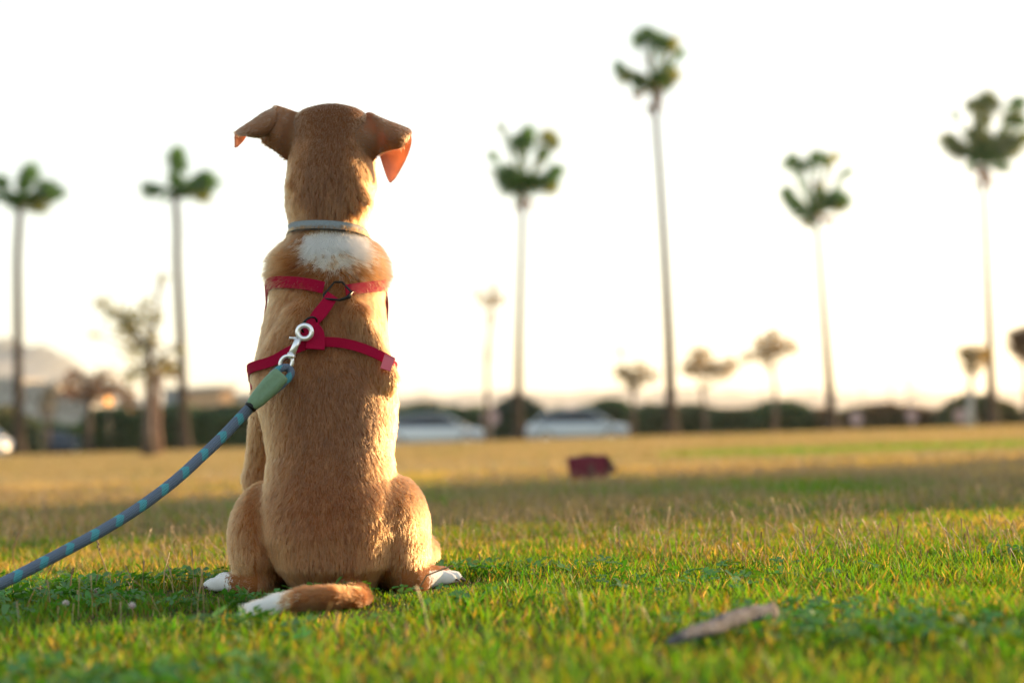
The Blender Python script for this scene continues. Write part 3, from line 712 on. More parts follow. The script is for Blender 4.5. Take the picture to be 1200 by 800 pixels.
strap(upr + [(1.25, z0 + .002), (1.8, z0 + .002), (2.3, z0 - .03), (2.6, z0 - .10)], .0155, .0022, .0088, web_m, 'strap', harness, 60)
strap([K2(389, 347), K2(380, 362), K2(370, 375), K2(361, 390), K2(360, 396)], .0185, .0024, .0112, web_m, 'strap', harness, 30, [(0, .9), (.45, 1.0), (.7, .8), (1, .8)])
z1 = K2(400, 403)[1]; zl = K2(330, 419)[1]; zr = K2(455, 427)[1]
strap([(-2.3, zl - .03), (-2., zl - .028), (-1.5, zl - .024), (-1.2, zl - .018), K2(325, 424), K2(345, 409), K2(368, 401)], .0140, .0022, .0070, web_m, 'strap', harness, 60)
strap([K2(372, 401), K2(390, 400), K2(410, 403), K2(432, 411), K2(455, 427), (1.5, zr + .002), (2.2, zr - .0), (2.8, zr - .05)], .0135, .0022, .0075, web_m, 'strap', harness, 60)
# wide stitched loop where back strap meets the girth strap
strap([K2(370, 382), K2(372, 396), K2(370, 410)], .0235, .0030, .0095, web_m, 'strap_loop', harness, 16, [(0, .55), (.3, .95), (1, 1.1)])
def ringpts(c_, r, n=24, ax=None, e=(1, 1), a0=0, a1=2 * PI):
    """ring facing the camera, optionally tilted"""
    X, Z_ = np.array([1., 0, 0]), np.array([0, .12, 1.])
    if ax is not None: X, Z_ = ax
    return [np.asarray(c_) + X * r * e[0] * math.cos(a) + Z_ * r * e[1] * math.sin(a) for a in np.linspace(a0, a1, n)]
def surf(px, py, off):
    th, z = theta_of(px, py); return on_body(th, z, off)
# triangular joining ring at the withers
tri_pts = [surf(391, 332, .0145), surf(399, 332, .0145), surf(408, 343, .0145), surf(407, 350, .0145), surf(397, 353, .0145), surf(380, 351, .0145), surf(380, 346, .0145), surf(391, 332, .0145)]
MB().tube(tri_pts, .0015, 8).build('joining_ring', blk, harness, True)
MB().tube([surf(396, 353, .016), surf(403, 350, .017), surf(409, 343, .017)], .0019, 8).build('ring_bar', blk, harness, True)
# D ring for the leash
dc = surf(366, 382, .014)
drx = (W(374, 374, 2) - W(360, 392, 2)); drx /= np.linalg.norm(drx); drz = np.cross(drx, [0, 1, 0]); drz = drz / np.linalg.norm(drz) * .55 + np.array([0, -.75, 0])
MB().tube(ringpts(surf(365, 382, .015), .0125, 26, (drx, drz)), .0015, 8).build('leash_ring', blk, harness, True)
# slider buckle near right end of the girth strap
sl_m = new_mat('slider_plastic', (.62, .10, .17), .35)
ts, zs_ = 1.22, K2(455, 427)[1]
ts = K2(452, 426)[0] - .04
strap([(ts - .05, zs_ + .004), (ts + .05, zs_ - .001)], .0205, .0032, .0112, sl_m, 'slider', harness, 8)

# ------------------------------------------------------------------ LEASH
hb_ = surf(357, 389, .020); YH = float(hb_[1])
leash = empty('leash', W(0, 684, 1.74) * [1, 1, 0], 'grey and turquoise rope leash clipped to the harness, running down to the left', 'leash')
LM = Matrix.Translation(-leash.location)
def lpart(o): o.matrix_parent_inverse = LM; return o
steel = new_mat('polished_steel', (.84, .86, .92), .36, .85)
hook = lpart(MB().build('snap_hook', steel, leash))
m = MB()
c0 = W(357, 389, YH - .004); XA = np.array([1., 0, 0]); ZA = np.array([0, 0, 1.])
m.tube(ringpts(c0, .0090, 30, (XA, ZA), (1.05, 1.0)), .0035, 12, False)
m.tube([W(349.5, 398, YH - .004), W(346, 405, YH - .006), W(341, 417, YH - .008)], [.0052, .0044, .0052], 12)
m.tube([W(348, 396, YH - .005), W(341, 396, YH - .006), W(339, 396, YH - .006)], [.0016, .0016, .0024], 8)
c1 = W(335.5, 425, YH - .010)
m.tube(ringpts(c1, .0088, 24, (XA * .95 + ZA * .25, ZA)), .0028, 8, False)
m.tube([W(342, 415, YH - .008), W(339.5, 420, YH - .009)], [.0062, .0056], 12)
hme = m.mesh('snap_hook'); hme.materials.append(steel); hme.polygons.foreach_set('use_smooth', [True] * len(hme.polygons)); hook.data = hme
# braided rope
rope_m = bpy.data.materials.new('braided_rope'); rope_m.use_nodes = True; nt = rope_m.node_tree; b = nt.nodes['Principled BSDF']; b.inputs['Roughness'].default_value = .8; b.inputs['Specular IOR Level'].default_value = .2
uv = nt.nodes.new('ShaderNodeUVMap'); uv.uv_map = 'UVMap'; sp_ = nt.nodes.new('ShaderNodeSeparateXYZ'); nt.links.new(uv.outputs[0], sp_.inputs[0])
def mth(op, a, b_=None, c_=None):
    n = nt.nodes.new('ShaderNodeMath'); n.operation = op
    for i, q in enumerate((a, b_, c_)):
        if q is None: continue
        if isinstance(q, (int, float)): n.inputs[i].default_value = q
        else: nt.links.new(q, n.inputs[i])
    return n.outputs[0]
# u = metres along the rope, v = 0..1 round it.  coloured tracer strands every 36 mm, helical
U_, V_ = sp_.outputs['X'], sp_.outputs['Y']
ph = mth('FRACT', mth('ADD', mth('MULTIPLY', U_, 1 / .034), mth('MULTIPLY', V_, 1.0)))
ph2 = mth('FRACT', mth('ADD', mth('MULTIPLY', U_, 1 / .034), mth('MULTIPLY', V_, -1.0)))
tr = mth('MAXIMUM', mth('MULTIPLY', mth('LESS_THAN', ph, .33), mth('LESS_THAN', ph2, .62)), mth('MULTIPLY', mth('LESS_THAN', ph2, .2), mth('LESS_THAN', ph, .5)))
# fine braid relief
ba = mth('SINE', mth('MULTIPLY', mth('ADD', mth('MULTIPLY', U_, 1 / .0042), mth('MULTIPLY', V_, 8.0)), 6.2832))
bb = mth('SINE', mth('MULTIPLY', mth('ADD', mth('MULTIPLY', U_, 1 / .0042), mth('MULTIPLY', V_, -8.0)), 6.2832))
bh = mth('MULTIPLY', ba, bb)
mixc = nt.nodes.new('ShaderNodeMixRGB'); nt.links.new(tr, mixc.inputs[0]); mixc.inputs[1].default_value = (.19, .25, .37, 1); mixc.inputs[2].default_value = (.13, .48, .60, 1)
mix2 = nt.nodes.new('ShaderNodeMixRGB'); mix2.blend_type = 'MULTIPLY'; mix2.inputs[0].default_value = .5; nt.links.new(mixc.outputs[0], mix2.inputs[1])
gr = nt.nodes.new('ShaderNodeMapRange'); gr.inputs['From Min'].default_value = -1; gr.inputs['From Max'].default_value = 1; gr.inputs['To Min'].default_value = .55; gr.inputs['To Max'].default_value = 1.2
nt.links.new(bh, gr.inputs[0]); nt.links.new(gr.outputs[0], mix2.inputs[2]); nt.links.new(mix2.outputs[0], b.inputs['Base Color'])
bp_ = nt.nodes.new('ShaderNodeBump'); bp_.inputs['Distance'].default_value = .0012; nt.links.new(bh, bp_.inputs['Height']); nt.links.new(bp_.outputs[0], b.inputs['Normal'])
def rope(pts, r, name, parent, n=18, step=.003):
    pts = np.array(pts); m_ = len(pts)
    # Catmull-Rom then even spacing
    out = []
    for i in range(m_ - 1):
        p0, p1, p2, p3 = pts[max(i - 1, 0)], pts[i], pts[i + 1], pts[min(i + 2, m_ - 1)]
        for u_ in np.linspace(0, 1, 20, endpoint=False): out.append(.5 * ((2 * p1) + (-p0 + p2) * u_ + (2 * p0 - 5 * p1 + 4 * p2 - p3) * u_ ** 2 + (-p0 + 3 * p1 - 3 * p2 + p3) * u_ ** 3))
    out.append(pts[-1]); out = np.array(out); s = np.concatenate([[0], np.cumsum(np.linalg.norm(np.diff(out, axis=0), axis=1))])
    k = int(s[-1] / step) + 2; t = np.linspace(0, s[-1], k); c_ = np.stack([np.interp(t, s, out[:, a]) for a in range(3)], 1)
    mb = MB(leash.location); mb.tube(c_, r, n, True); me = mb.mesh(name); uvl = me.uv_layers.new(name='UVMap')
    co = np.zeros((len(me.loops), 2), np.float32); li = 0
    for p in me.polygons:
        vi = list(p.vertices); 
        if len(vi) == 4:
            ks = [v % n for v in vi]; wrap = (0 in ks) and (n - 1 in ks)
            for l_, v in zip(p.loop_indices, vi):
                kk = v % n; co[l_] = (t[v // n], (n if (wrap and kk == 0) else kk) / n)
    uvl.data.foreach_set('uv', co.ravel()); o = link(name, me, rope_m, parent, True); return o
RR = .0072
rp = [W(296, 474, YH - .04), W(282, 489, 1.885), W(262, 510, 1.875), W(238, 533, 1.86), (W(205, 563, 1.84)), W(165, 593, 1.82), W(122, 620, 1.80), W(80, 643, 1.785), W(40, 664, 1.77), W(0, 684, 1.755), W(-40, 701, 1.745), W(-90, 716, 1.74), W(-150, 724, 1.75), W(-230, 728, 1.78), W(-330, 730, 1.80)]
rp = [p * np.array([1, 1, 1]) for p in rp]
for p in rp: p[2] = max(p[2], .010)
rope(rp, RR, 'rope', leash)
eye0 = W(335, 432, YH - .012)
rope([W(305, 462, YH - .034), W(313, 448, YH - .026), W(321, 437, YH - .018), W(331, 431, YH - .014), W(338, 431, YH - .010), W(341, 438, YH - .012), W(333, 448, YH - .018), W(320, 459, YH - .029), W(311, 466, YH - .036)], .0052, 'rope_loop', leash)
# rubber sleeve over the splice
slv = noise_mat('green_rubber', (.13, .22, .135), (.15, .255, .16), 200, .5, .1)
a_, b_ = W(330, 438, YH - .028), W(294, 476, YH - .042); ax = b_ - a_; Ls = np.linalg.norm(ax); ax = ax / Ls
sd_ = np.cross(ax, [0, -1, 0]); sd_ /= np.linalg.norm(sd_); nr_ = np.cross(sd_, ax)
vs = []; ns, nn = 22, 28
for i in range(ns):
    t = i / (ns - 1); wv = np.interp(t, [0, .06, .35, .75, .93, 1], [.0108, .0124, .0132, .0112, .0090, .0076]); hv = np.interp(t, [0, .1, .5, .9, 1], [.0078, .0092, .0098, .0088, .0078])
    for k in range(nn):
        a = 2 * PI * k / nn; cs, sn = math.cos(a), math.sin(a); sgn = lambda q: math.copysign(abs(q) ** .75, q)
        p = a_ + ax * Ls * t + sd_ * sgn(cs) * wv + nr_ * sgn(sn) * hv
        g_ = abs(cs) < .14 and sn > 0 and .12 < t < .72     # pressed groove down the middle
        if g_: p = p - nr_ * .0016
        vs.append(p)
fs = [(i * nn + k, i * nn + (k + 1) % nn, (i + 1) * nn + (k + 1) % nn, (i + 1) * nn + k) for i in range(ns - 1) for k in range(nn)] + [tuple(range(nn))[::-1], tuple((ns - 1) * nn + k for k in range(nn))]
MB(leash.location).add(vs, fs).build('grip_sleeve', slv, leash, True)
cdir = b_ + ax * .001
MB(leash.location).tube([b_ - ax * .002, b_ + ax * .003], [.0085, .0085], 16).build('sleeve_collar', blk, leash, True)
for o in leash.children:
    if o.name.startswith('snap_hook'): continue
    o.matrix_parent_inverse = Matrix.Identity(4)

# ------------------------------------------------------------------ small things on the lawn
# maroon bag lying on the grass
bag_m = noise_mat('maroon_fabric', (.17, .012, .032), (.11, .008, .022), 60, .6, .5, coord='Object')
bag_d = noise_mat('maroon_dark_fabric', (.05, .006, .012), (.035, .004, .009), 60, .7, .5)
YB = 5.7
bb_ = W(668, 560, YB); bt_ = W(665, 536, YB); br_ = W(711, 558, YB); tr2 = W(712, 533, YB); tip = W(724, 551, YB + .05)
bag = empty('bag', ((bb_[0] + br_[0]) / 2, YB, 0), 'dark red box shaped bag lying on its side in the grass', 'bag')
BI = Matrix.Translation(-bag.location)
zb = .018; bx0, bx1, bz = bb_[0], br_[0], tr2[2]
def BP(x, y, z): return (x, YB + y, z)
m = MB()
def slab(m, pts, d):
    """polygon in xz (x, z) extruded along +y with a rounded rim"""
    n = len(pts); cx_ = sum(p[0] for p in pts) / n; cz_ = sum(p[1] for p in pts) / n; vs = []
    for (yy, s) in ((0, .93), (.006, 1), (d - .006, 1), (d, .93)):
        for (x, z) in pts: vs.append(BP(cx_ + (x - cx_) * s, yy, cz_ + (z - cz_) * s))
    fs = [tuple(range(n)), tuple(3 * n + k for k in range(n))[::-1]]
    fs += [(i * n + k, (i + 1) * n + k, (i + 1) * n + (k + 1) % n, i * n + (k + 1) % n) for i in range(3) for k in range(n)]
    m.add(vs, fs)
zt = bt_[2]
slab(m, [(bx0 + .004, zb), (bx1 - .004, zb), (bx1 + .002, zb + .05), (bx1 + .002, bz), (bx0 + .09, (zt + bz) / 2 + .002), (bx0 - .008, zt)], .11)
o = m.build('shell', bag_m, bag); o.matrix_parent_inverse = BI
m = MB(); x2 = tip[0]
m.add([BP(bx1 + .0045, .004, zb + .006), BP(bx1 + .0045, .004, bz - .002), BP(x2, .05, tip[2]), BP(bx1 + .0045, .106, zb + .006), BP(bx1 + .0045, .106, bz - .002), BP(x2, .075, tip[2])],
      [(0, 2, 1), (3, 4, 5), (0, 3, 5, 2), (1, 2, 5, 4), (0, 1, 4, 3)])
o = m.build('end_flap', bag_d, bag); o.matrix_parent_inverse = BI
m = MB(); m.box(((bx0 + bx1) / 2 + .012, YB - .0025, (zb + zt) / 2 - .012), (.022, .005, .05)); o = m.build('fastening_tab', noise_mat('worn_tab', (.13, .07, .06), (.09, .03, .03), 80), bag); o.matrix_parent_inverse = BI
m = MB(); m.tube([BP(bx0 + .03, .05, zt - .003), BP(bx0 + .055, .05, zt + .007), BP(bx0 + .09, .05, zt + .008), BP(bx0 + .115, .05, zt)], .003, 6); o = m.build('handle', bag_d, bag, True); o.matrix_parent_inverse = BI

# strip of grey bark
bark_m = noise_mat('weathered_bark', (.19, .19, .225), (.09, .085, .10), 18, .8, .7, stretch=(1, 9, 9), bscale=60)
s0, s1 = G(782, 752, .016), G(908, 713, .026)
dvec = s1 - s0; Lb = np.linalg.norm(dvec); dx_ = dvec / Lb; sy_ = np.cross(dx_, [0, 0, 1]); sy_ /= np.linalg.norm(sy_)
if sy_[1] > 0: sy_ = -sy_
vs = []; NS, NK = 26, 14
for i in range(NS):
    t = i / (NS - 1); wv = np.interp(t, [0, .05, .2, .45, .8, .97, 1], [.0012, .0025, .0045, .0062, .0058, .0050, .0038]) * (1 + .08 * math.sin(t * 23)); hv = np.interp(t, [0, .15, .5, 1], [.0025, .0048, .0072, .0066])
    c_ = s0 + dvec * t + np.array([0, 0, .0018 * math.sin(t * PI * 1.1) + .0008 * math.sin(t * 11)]) + sy_ * .0015 * math.sin(t * 7)
    for k in range(NK):
        a = 2 * PI * k / NK; vs.append(c_ + sy_ * wv * math.cos(a) + np.array([0, 0, 1.]) * (hv * math.sin(a) - .35 * hv * math.cos(a) + (.0014 if k in (3, 4, 9) else .0006) * random.uniform(-1, 1)))
fs = [(i * NK + k, i * NK + (k + 1) % NK, (i + 1) * NK + (k + 1) % NK, (i + 1) * NK + k) for i in range(NS - 1) for k in range(NK)] + [tuple(range(NK))[::-1], tuple((NS - 1) * NK + k for k in range(NK))]
o = MB(s0).add(vs, fs).build('bark_strip', bark_m, None, True); o.location = s0
tag(o, 'slim strip of grey weathered bark lying tilted in the near grass', 'bark')

# single seed stalks on the left
stalk_dark = noise_mat('dry_seed_head', (.16, .09, .045), (.26, .17, .09), 500, .8); stalk_tan = noise_mat('dry_stalk_tan', (.48, .33, .18), (.36, .24, .12), 400, .8)
def seed_stalk(px0, py0, pts, label, head, mat, name='seed_stalk', r=.0009, hr=.0022):
    b0 = G(px0, py0); P_ = [b0] + [W(x, y, b0[1] + .002 * i) for i, (x, y) in enumerate(pts)]
    r_ = empty(name, b0, label, 'grass stalk'); inv = Matrix.Translation(-r_.location)
    o = MB().tube(P_, r, 6).build('stem', mat, r_, True); o.matrix_parent_inverse = inv
    if head:
        m = MB(); p, q = np.array(P_[-2]), np.array(P_[-1]); n = 9
        for k in range(n):
            c_ = p + (q - p) * (k / n); s_ = np.array([.0012 * (-1) ** k, .0006, .0]); m.tube([c_ + s_ * .2, c_ + s_ + (q - p) / n * .5, c_ + s_ * .6 + (q - p) / n * 1.1], [.0005, hr * (1 - .4 * k / n), .0004], 6)
        o = m.build('seed_head', stalk_dark, r_, True); o.matrix_parent_inverse = inv
seed_stalk(16, 668, [(15, 650), (16, 640), (22, 624)], 'thin dark seed stalk rising above the rope at the far left', True, stalk_dark)
seed_stalk(131, 688, [(125, 668), (120, 655), (116, 645), (112, 617)], 'tan seed stalk leaning left and crossing behind the rope leash', True, stalk_tan)
seed_stalk(83, 703, [(82, 690), (84, 672), (86, 665)], 'short reddish brown dead stalk standing under the rope leash', True, stalk_dark)
seed_stalk(727, 655, [(726, 640), (725, 616)], 'upright tan stalk standing alone right of the dog', True, stalk_tan)
seed_stalk(641, 655, [(641, 643), (640, 630)], 'short dark stalk in the grass below the dark red bag', True, stalk_dark)
seed_stalk(562, 672, [(563, 658), (561, 648)], 'dark stub of a stalk just right of the hind paw', False, stalk_dark, r=.0013)
seed_stalk(485, 699, [(500, 674), (515, 668), (531, 662)], 'long dry straw leaning across the right hind foot', False, stalk_dark, name='dry_straw', r=.0011)
# white clover flowers
fl_m = leaf_mat('clover_petals', trans=.3, tgain=(1, .95, .9))
def clover_flower(px_, py_, label):
    b0 = G(px_, py_ + 6); r_ = empty('clover_flower', b0, label, 'flower'); inv = Matrix.Translation(-r_.location); hd = b0 + np.array([0, 0, .011])
    o = MB().tube([b0, b0 + np.array([.001, 0, .005]), hd], .0006, 5).build('stem', bpy.data.materials['clover_leaf'] if False else stalk_tan, r_, True); o.matrix_parent_inverse = inv
    V, Fq, C = [], [], []
    for k in range(60):
        z = 1 - 1.5 * k / 60; a = k * 2.4; rr_ = math.sqrt(max(0, 1 - z * z)); d = np.array([rr_ * math.cos(a), rr_ * math.sin(a), z]); t_ = np.cross(d, [0, 0, 1.01]); t_ /= np.linalg.norm(t_)
        n0_ = len(V); V += [hd + d * .002 - t_ * .0006, hd + d * .002 + t_ * .0006, hd + d * .0055 + t_ * .0004 + [0, 0, .001], hd + d * .0055 - t_ * .0004 + [0, 0, .001]]; Fq.append([n0_, n0_ + 1, n0_ + 2, n0_ + 3]); C += [(.62, .48, .5)] * 2 + [(.8, .74, .74)] * 2
    o = tag(link('petals', np_mesh('petals', np.array(V), np.array(Fq), np.array(C)), fl_m, r_), kind='stuff'); o.matrix_parent_inverse = inv
clover_flower(114, 697, 'pinkish white clover flower beside the reddish dead stalk')
clover_flower(77, 713, 'white clover flower low in the shaded grass left of the paw')
clover_flower(155, 716, 'white clover flower in the shaded grass nearest the tail tip')

# ------------------------------------------------------------------ trees
YP = 55.0
palm_bark = noise_mat('palm_bark', (.065, .045, .03), (.04, .028, .02), 4, .9, .8, stretch=(1, 1, 6))
palm_leaf = leaf_mat('palm_leaf', trans=.42, tgain=(1.5, 1.3, .5), gloss=.03)
LEAFC = {'g': (.055, .150, .035), 'y': (.19, .22, .03), 'b': (.16, .09, .045), 'p': (.12, .17, .06)}
def fan(hub, c_, r, kind, name, parent, inv, nrm):
    """one fan leaf with its stalk"""
    ax = c_ - hub; la = np.linalg.norm(ax); ax = ax / (la + 1e-9)
    nrm = nrm - ax * np.dot(nrm, ax); nrm /= np.linalg.norm(nrm); sd = np.cross(nrm, ax)
    org = c_ - ax * r * .35; col = np.array(LEAFC[kind]); V, Fq, C = [], [], []
    n = 20; half = R(150 if kind != 'b' else 60); prev = None
    V.append(org); C.append(col * .8)
    for i in range(2 * n + 1):
        a = -half + 2 * half * i / (2 * n); tipq = i % 2 == 1
        rr_ = r * ((1.0 - .22 * abs(a) / half) * random.uniform(.75, 1.2) if tipq else .34)
        p = org + (ax * math.cos(a) + sd * math.sin(a)) * rr_ * 1.15 + nrm * (0 if tipq else .05 * r * (1 if i % 4 else -1)); 
        if tipq: p = p + np.array([0, 0, -1]) * r * .18 + rng.normal(0, .03, 3) * r
        V.append(p); C.append(col * random.uniform(.75, 1.3))
    for i in range(n): Fq.append([0, 1 + 2 * i, 2 + 2 * i, 3 + 2 * i])
    k = len(V); w_ = sd * .04; V += [hub - w_, hub + w_, org + w_ * .8, org - w_ * .8]; Fq.append([k, k + 1, k + 2, k + 3]); C += [col * 1.2] * 4
    w_ = nrm * .02; k = len(V); V += [hub - w_, hub + w_, org + w_, org - w_]; Fq.append([k, k + 1, k + 2, k + 3]); C += [col * 1.2] * 4
    o = link(name, np_mesh(name, np.array(V), np.array(Fq), np.array(C)), palm_leaf, parent); o.matrix_parent_inverse = inv
def palm(base, mid, hub, leaves, label, Y=YP, r0=.19, r1=.11, skirt=0):
    b0 = W(*base, Y); b0[2] = -.3 if Y > LAWN_END + 1 else 0; h = W(*hub, Y)
    r_ = empty('palm_tree', b0, label, 'palm tree', 'fan palms behind the lawn'); inv = Matrix.Translation(-r_.location)
    mids = [W(x, y, Y) for x, y in mid]; pts = [b0] + mids + [h]; P_ = []
    zz = np.array([p[2] for p in pts]); t = np.linspace(zz[0], zz[-1], 60)
    for z in t: P_.append(np.array([np.interp(z, zz, [p[0] for p in pts]), Y, z]))
    for _ in range(6):
        for i in range(1, 59): P_[i] = np.array([(P_[i - 1][0] + P_[i][0] + P_[i + 1][0]) / 3, Y, P_[i][2]])
    H_ = t[-1] - t[0]
    rad = [(r1 * .85 + (r0 - r1) * (1 - i / 59) ** 1.5 + .16 * math.exp(-(t[i] - t[0]) / .35)) * (1 + .07 * (i % 2)) for i in range(60)]
    o = MB().tube(P_, rad, 10).build('trunk', palm_bark, r_, True); o.matrix_parent_inverse = inv
    px2m = Y / F
    for (x, y, r, k) in leaves:
        c_ = W(x, y, Y); dd = c_ - h
        for j in range(4):
            c2 = c_ + np.array([random.uniform(-.16, .16), (random.uniform(.2, .9) if j else -random.uniform(.2, .9)) * (.4 if np.linalg.norm(dd) > .6 else 1), random.uniform(-.1, .1)])
            nrm = np.array([random.uniform(-.5, .5), -1 if j == 0 else random.uniform(-1, 1), random.uniform(-.2, .9)])
            fan(h, c2, r * px2m * random.uniform(1.2, 1.55), k, 'frond', r_, inv, nrm)
    for j in range(6):
        a = random.uniform(0, 2 * PI); e_ = random.uniform(-.35, .9); dd = random.uniform(.55, 1.05); c_ = h + dd * np.array([math.cos(a) * math.cos(e_), math.sin(a) * math.cos(e_), math.sin(e_)])
        fan(h, c_, random.uniform(.45, .62), 'g', 'frond', r_, inv, np.array([random.uniform(-.6, .6), random.uniform(-1, 1), .8]))
    for j in range(skirt):
        a = j * 2.4; c_ = h + np.array([math.cos(a) * .28, math.sin(a) * .28, -.45 - .35 * random.random()]); fan(h + np.array([0, 0, -.1]), c_, .42, 'b', 'dead_frond', r_, inv, np.array([math.cos(a), math.sin(a), .3]))
palm((22, 524), [(21, 400), (20, 300)], (24, 236), [(33, 196, 13, 'g'), (30, 208, 11, 'g'), (57, 214, 12, 'g'), (66, 224, 11, 'g'), (54, 231, 11, 'p'), (-2, 212, 11, 'g'), (6, 231, 10, 'g'), (20, 231, 12, 'g'), (36, 231, 12, 'g'), (48, 243, 7, 'y'), (14, 238, 9, 'g')],
     'leftmost palm, its grey trunk near the mountain and its crown half cut by the edge', r0=.22, r1=.15)
palm((216, 522), [(212, 400), (207, 300), (208, 262)], (204, 222), [(207, 174, 12, 'g'), (209, 188, 9, 'g'), (203, 206, 8, 'g'), (176, 224, 12, 'g'), (174, 218, 8, 'g'), (245, 204, 11, 'g'), (249, 214, 12, 'g'), (238, 223, 10, 'g'), (224, 222, 9, 'g'), (240, 229, 8, 'y'), (210, 222, 11, 'g')],
     'palm with three separate tufts, just left of the dog', r0=.22, r1=.15)
palm((607, 513), [(608, 400), (611, 300)], (613, 222), [(616, 151, 11, 'g'), (606, 161, 13, 'g'), (618, 163, 10, 'g'), (643, 158, 11, 'y'), (652, 163, 9, 'p'), (577, 180, 5, 'g'), (586, 146, 4, 'p'), (583, 203, 12, 'g'), (590, 212, 13, 'g'), (604, 216, 13, 'g'), (620, 216, 13, 'g'), (636, 210, 13, 'g'), (648, 204, 12, 'g'), (654, 196, 9, 'g'), (650, 218, 8, 'y'), (612, 176, 7, 'b'), (632, 186, 5, 'p'), (600, 196, 9, 'g'), (640, 176, 8, 'g')],
     'dense round headed palm standing right behind the gap between two cars', skirt=4)
palm((787, 506), [(784, 400), (779, 300), (773, 200), (769, 150)], (767, 104), [(752, 40, 14, 'g'), (764, 37, 12, 'g'), (777, 45, 13, 'g'), (789, 48, 10, 'y'), (798, 61, 7, 'g'), (722, 77, 8, 'g'), (732, 86, 9, 'p'), (745, 88, 10, 'p'), (748, 96, 9, 'g'), (762, 92, 12, 'g'), (779, 90, 10, 'p'), (792, 86, 9, 'y'), (788, 74, 6, 'g'), (750, 108, 7, 'b'), (771, 108, 9, 'b'), (762, 66, 5, 'b')],
     'tallest palm of all, with a thin slanting dark trunk', r0=.24, r1=.13, skirt=3)
palm((976, 504), [(968, 400), (960, 300)], (956, 252), [(926, 184, 8, 'g'), (940, 189, 9, 'g'), (955, 182, 12, 'g'), (975, 183, 8, 'y'), (992, 199, 7, 'g'), (919, 226, 10, 'g'), (928, 237, 11, 'g'), (940, 244, 9, 'g'), (964, 224, 10, 'g'), (979, 226, 12, 'g'), (990, 232, 10, 'g'), (987, 240, 9, 'y'), (950, 257, 9, 'b'), (973, 256, 7, 'b'), (957, 215, 5, 'b')],
     'palm with two tiers of fronds, second palm from the right edge', r0=.2, r1=.09)
palm((1163, 500), [(1160, 400), (1156, 300)], (1151, 192), [(1157, 111, 13, 'p'), (1160, 122, 12, 'p'), (1138, 118, 9, 'p'), (1118, 130, 5, 'g'), (1194, 117, 10, 'g'), (1196, 140, 9, 'g'), (1112, 160, 13, 'p'), (1122, 170, 13, 'p'), (1138, 174, 13, 'g'), (1152, 160, 13, 'p'), (1155, 176, 15, 'g'), (1172, 172, 13, 'p'), (1190, 170, 12, 'p'), (1202, 160, 11, 'p'), (1152, 140, 8, 'p'), (1150, 196, 9, 'b'), (1140, 150, 10, 'p'), (1180, 158, 9, 'p'), (1188, 130, 9, 'p')],
     'broad crowned palm close to the right edge of the view', r0=.2, r1=.09, skirt=4)

def leaf_cloud(cl, n, size, cols, rngl):
    """cl: list of (centre, radii); many small leaves"""
    V, C = [], []
    for (c_, rad, k) in cl:
        m_ = max(8, int(n * k * 1.7)); d = rngl.normal(0, 1, (m_, 3)); d /= np.linalg.norm(d, axis=1, keepdims=True); P = c_ + d * (rngl.random((m_, 1)) ** .7) * rad
        a = rngl.normal(0, 1, (m_, 3)); a /= np.linalg.norm(a, axis=1, keepdims=True); b_ = np.cross(a, rngl.normal(0, 1, (m_, 3))); b_ /= np.linalg.norm(b_, axis=1, keepdims=True)
        s_ = size * (.6 + 1.1 * rngl.random((m_, 1))); q = np.stack([P - a * s_, P - b_ * s_ * .45, P + a * s_, P + b_ * s_ * .45], 1)
        col = np.array(cols)[rngl.integers(0, len(cols), m_)] * (.7 + .6 * rngl.random((m_, 1))); V.append(q.reshape(-1, 3)); C.append(np.repeat(col, 4, 0))
    V = np.concatenate(V); return V, np.arange(len(V)).reshape(-1, 4), np.concatenate(C)
tree_leaf = leaf_mat('tree_leaf', trans=.55, tgain=(1.3, 1.15, .5), gloss=.05)
tree_bark = noise_mat('tree_bark', (.15, .11, .09), (.09, .07, .06), 6, .9, .8, stretch=(1, 1, .3))
def tree(base, Y, trunk, limbs, clusters, label, r0, cols, n=160, size=.07, group='small trees along the edge of the lawn', bark=None, name='tree', zb=0):
    b0 = W(*base, Y); b0[2] = zb; r_ = empty(name, b0, label, 'tree', group); inv = Matrix.Translation(-r_.location); px2m = Y / F; rl = np.random.default_rng(abs(hash(label)) % 1000 if False else int(base[0]) + 5)
    pts = [b0] + [W(x, y, Y) for x, y in trunk]; m = MB(); m.tube(pts, [r0 * (1.5 if i == 0 else 1 - .55 * i / len(pts)) for i in range(len(pts))], 9)
    for lb in limbs:
        q = [W(x, y, Y + rl.uniform(-.3, .3) * i) for i, (x, y) in enumerate(lb)]; m.tube(q, [r0 * .45 * (1 - .75 * i / (len(q) - 1)) for i in range(len(q))], 6)
    cl = []; top = pts[-1]
    for (x, y, r) in clusters:
        c_ = W(x, y, Y + rl.uniform(-1, 1) * r * px2m * 1.2); rr_ = r * px2m; cl.append((c_, np.array([rr_, rr_, rr_ * .85]) * 1.75, (r / 12.) ** 2))
        mid_ = (top + c_) / 2 + np.array([0, 0, -.12 * np.linalg.norm(c_ - top)]); m.tube([top - np.array([0, 0, .2]), mid_, c_], [r0 * .28, r0 * .16, r0 * .05], 5)
        for _ in range(5):
            e = c_ + rl.normal(0, .55, 3) * rr_; m.tube([(mid_ + c_) / 2, (c_ + e) / 2 + rl.normal(0, .1, 3) * rr_, e], [r0 * .1, r0 * .06, r0 * .03], 4)
    o = m.build('trunk', bark or tree_bark, r_, True); o.matrix_parent_inverse = inv
    v, f, c = leaf_cloud(cl, n, size, cols, rl); o = link('crown', np_mesh('crown', v, f, c), tree_leaf, r_); o.matrix_parent_inverse = inv
    return r_
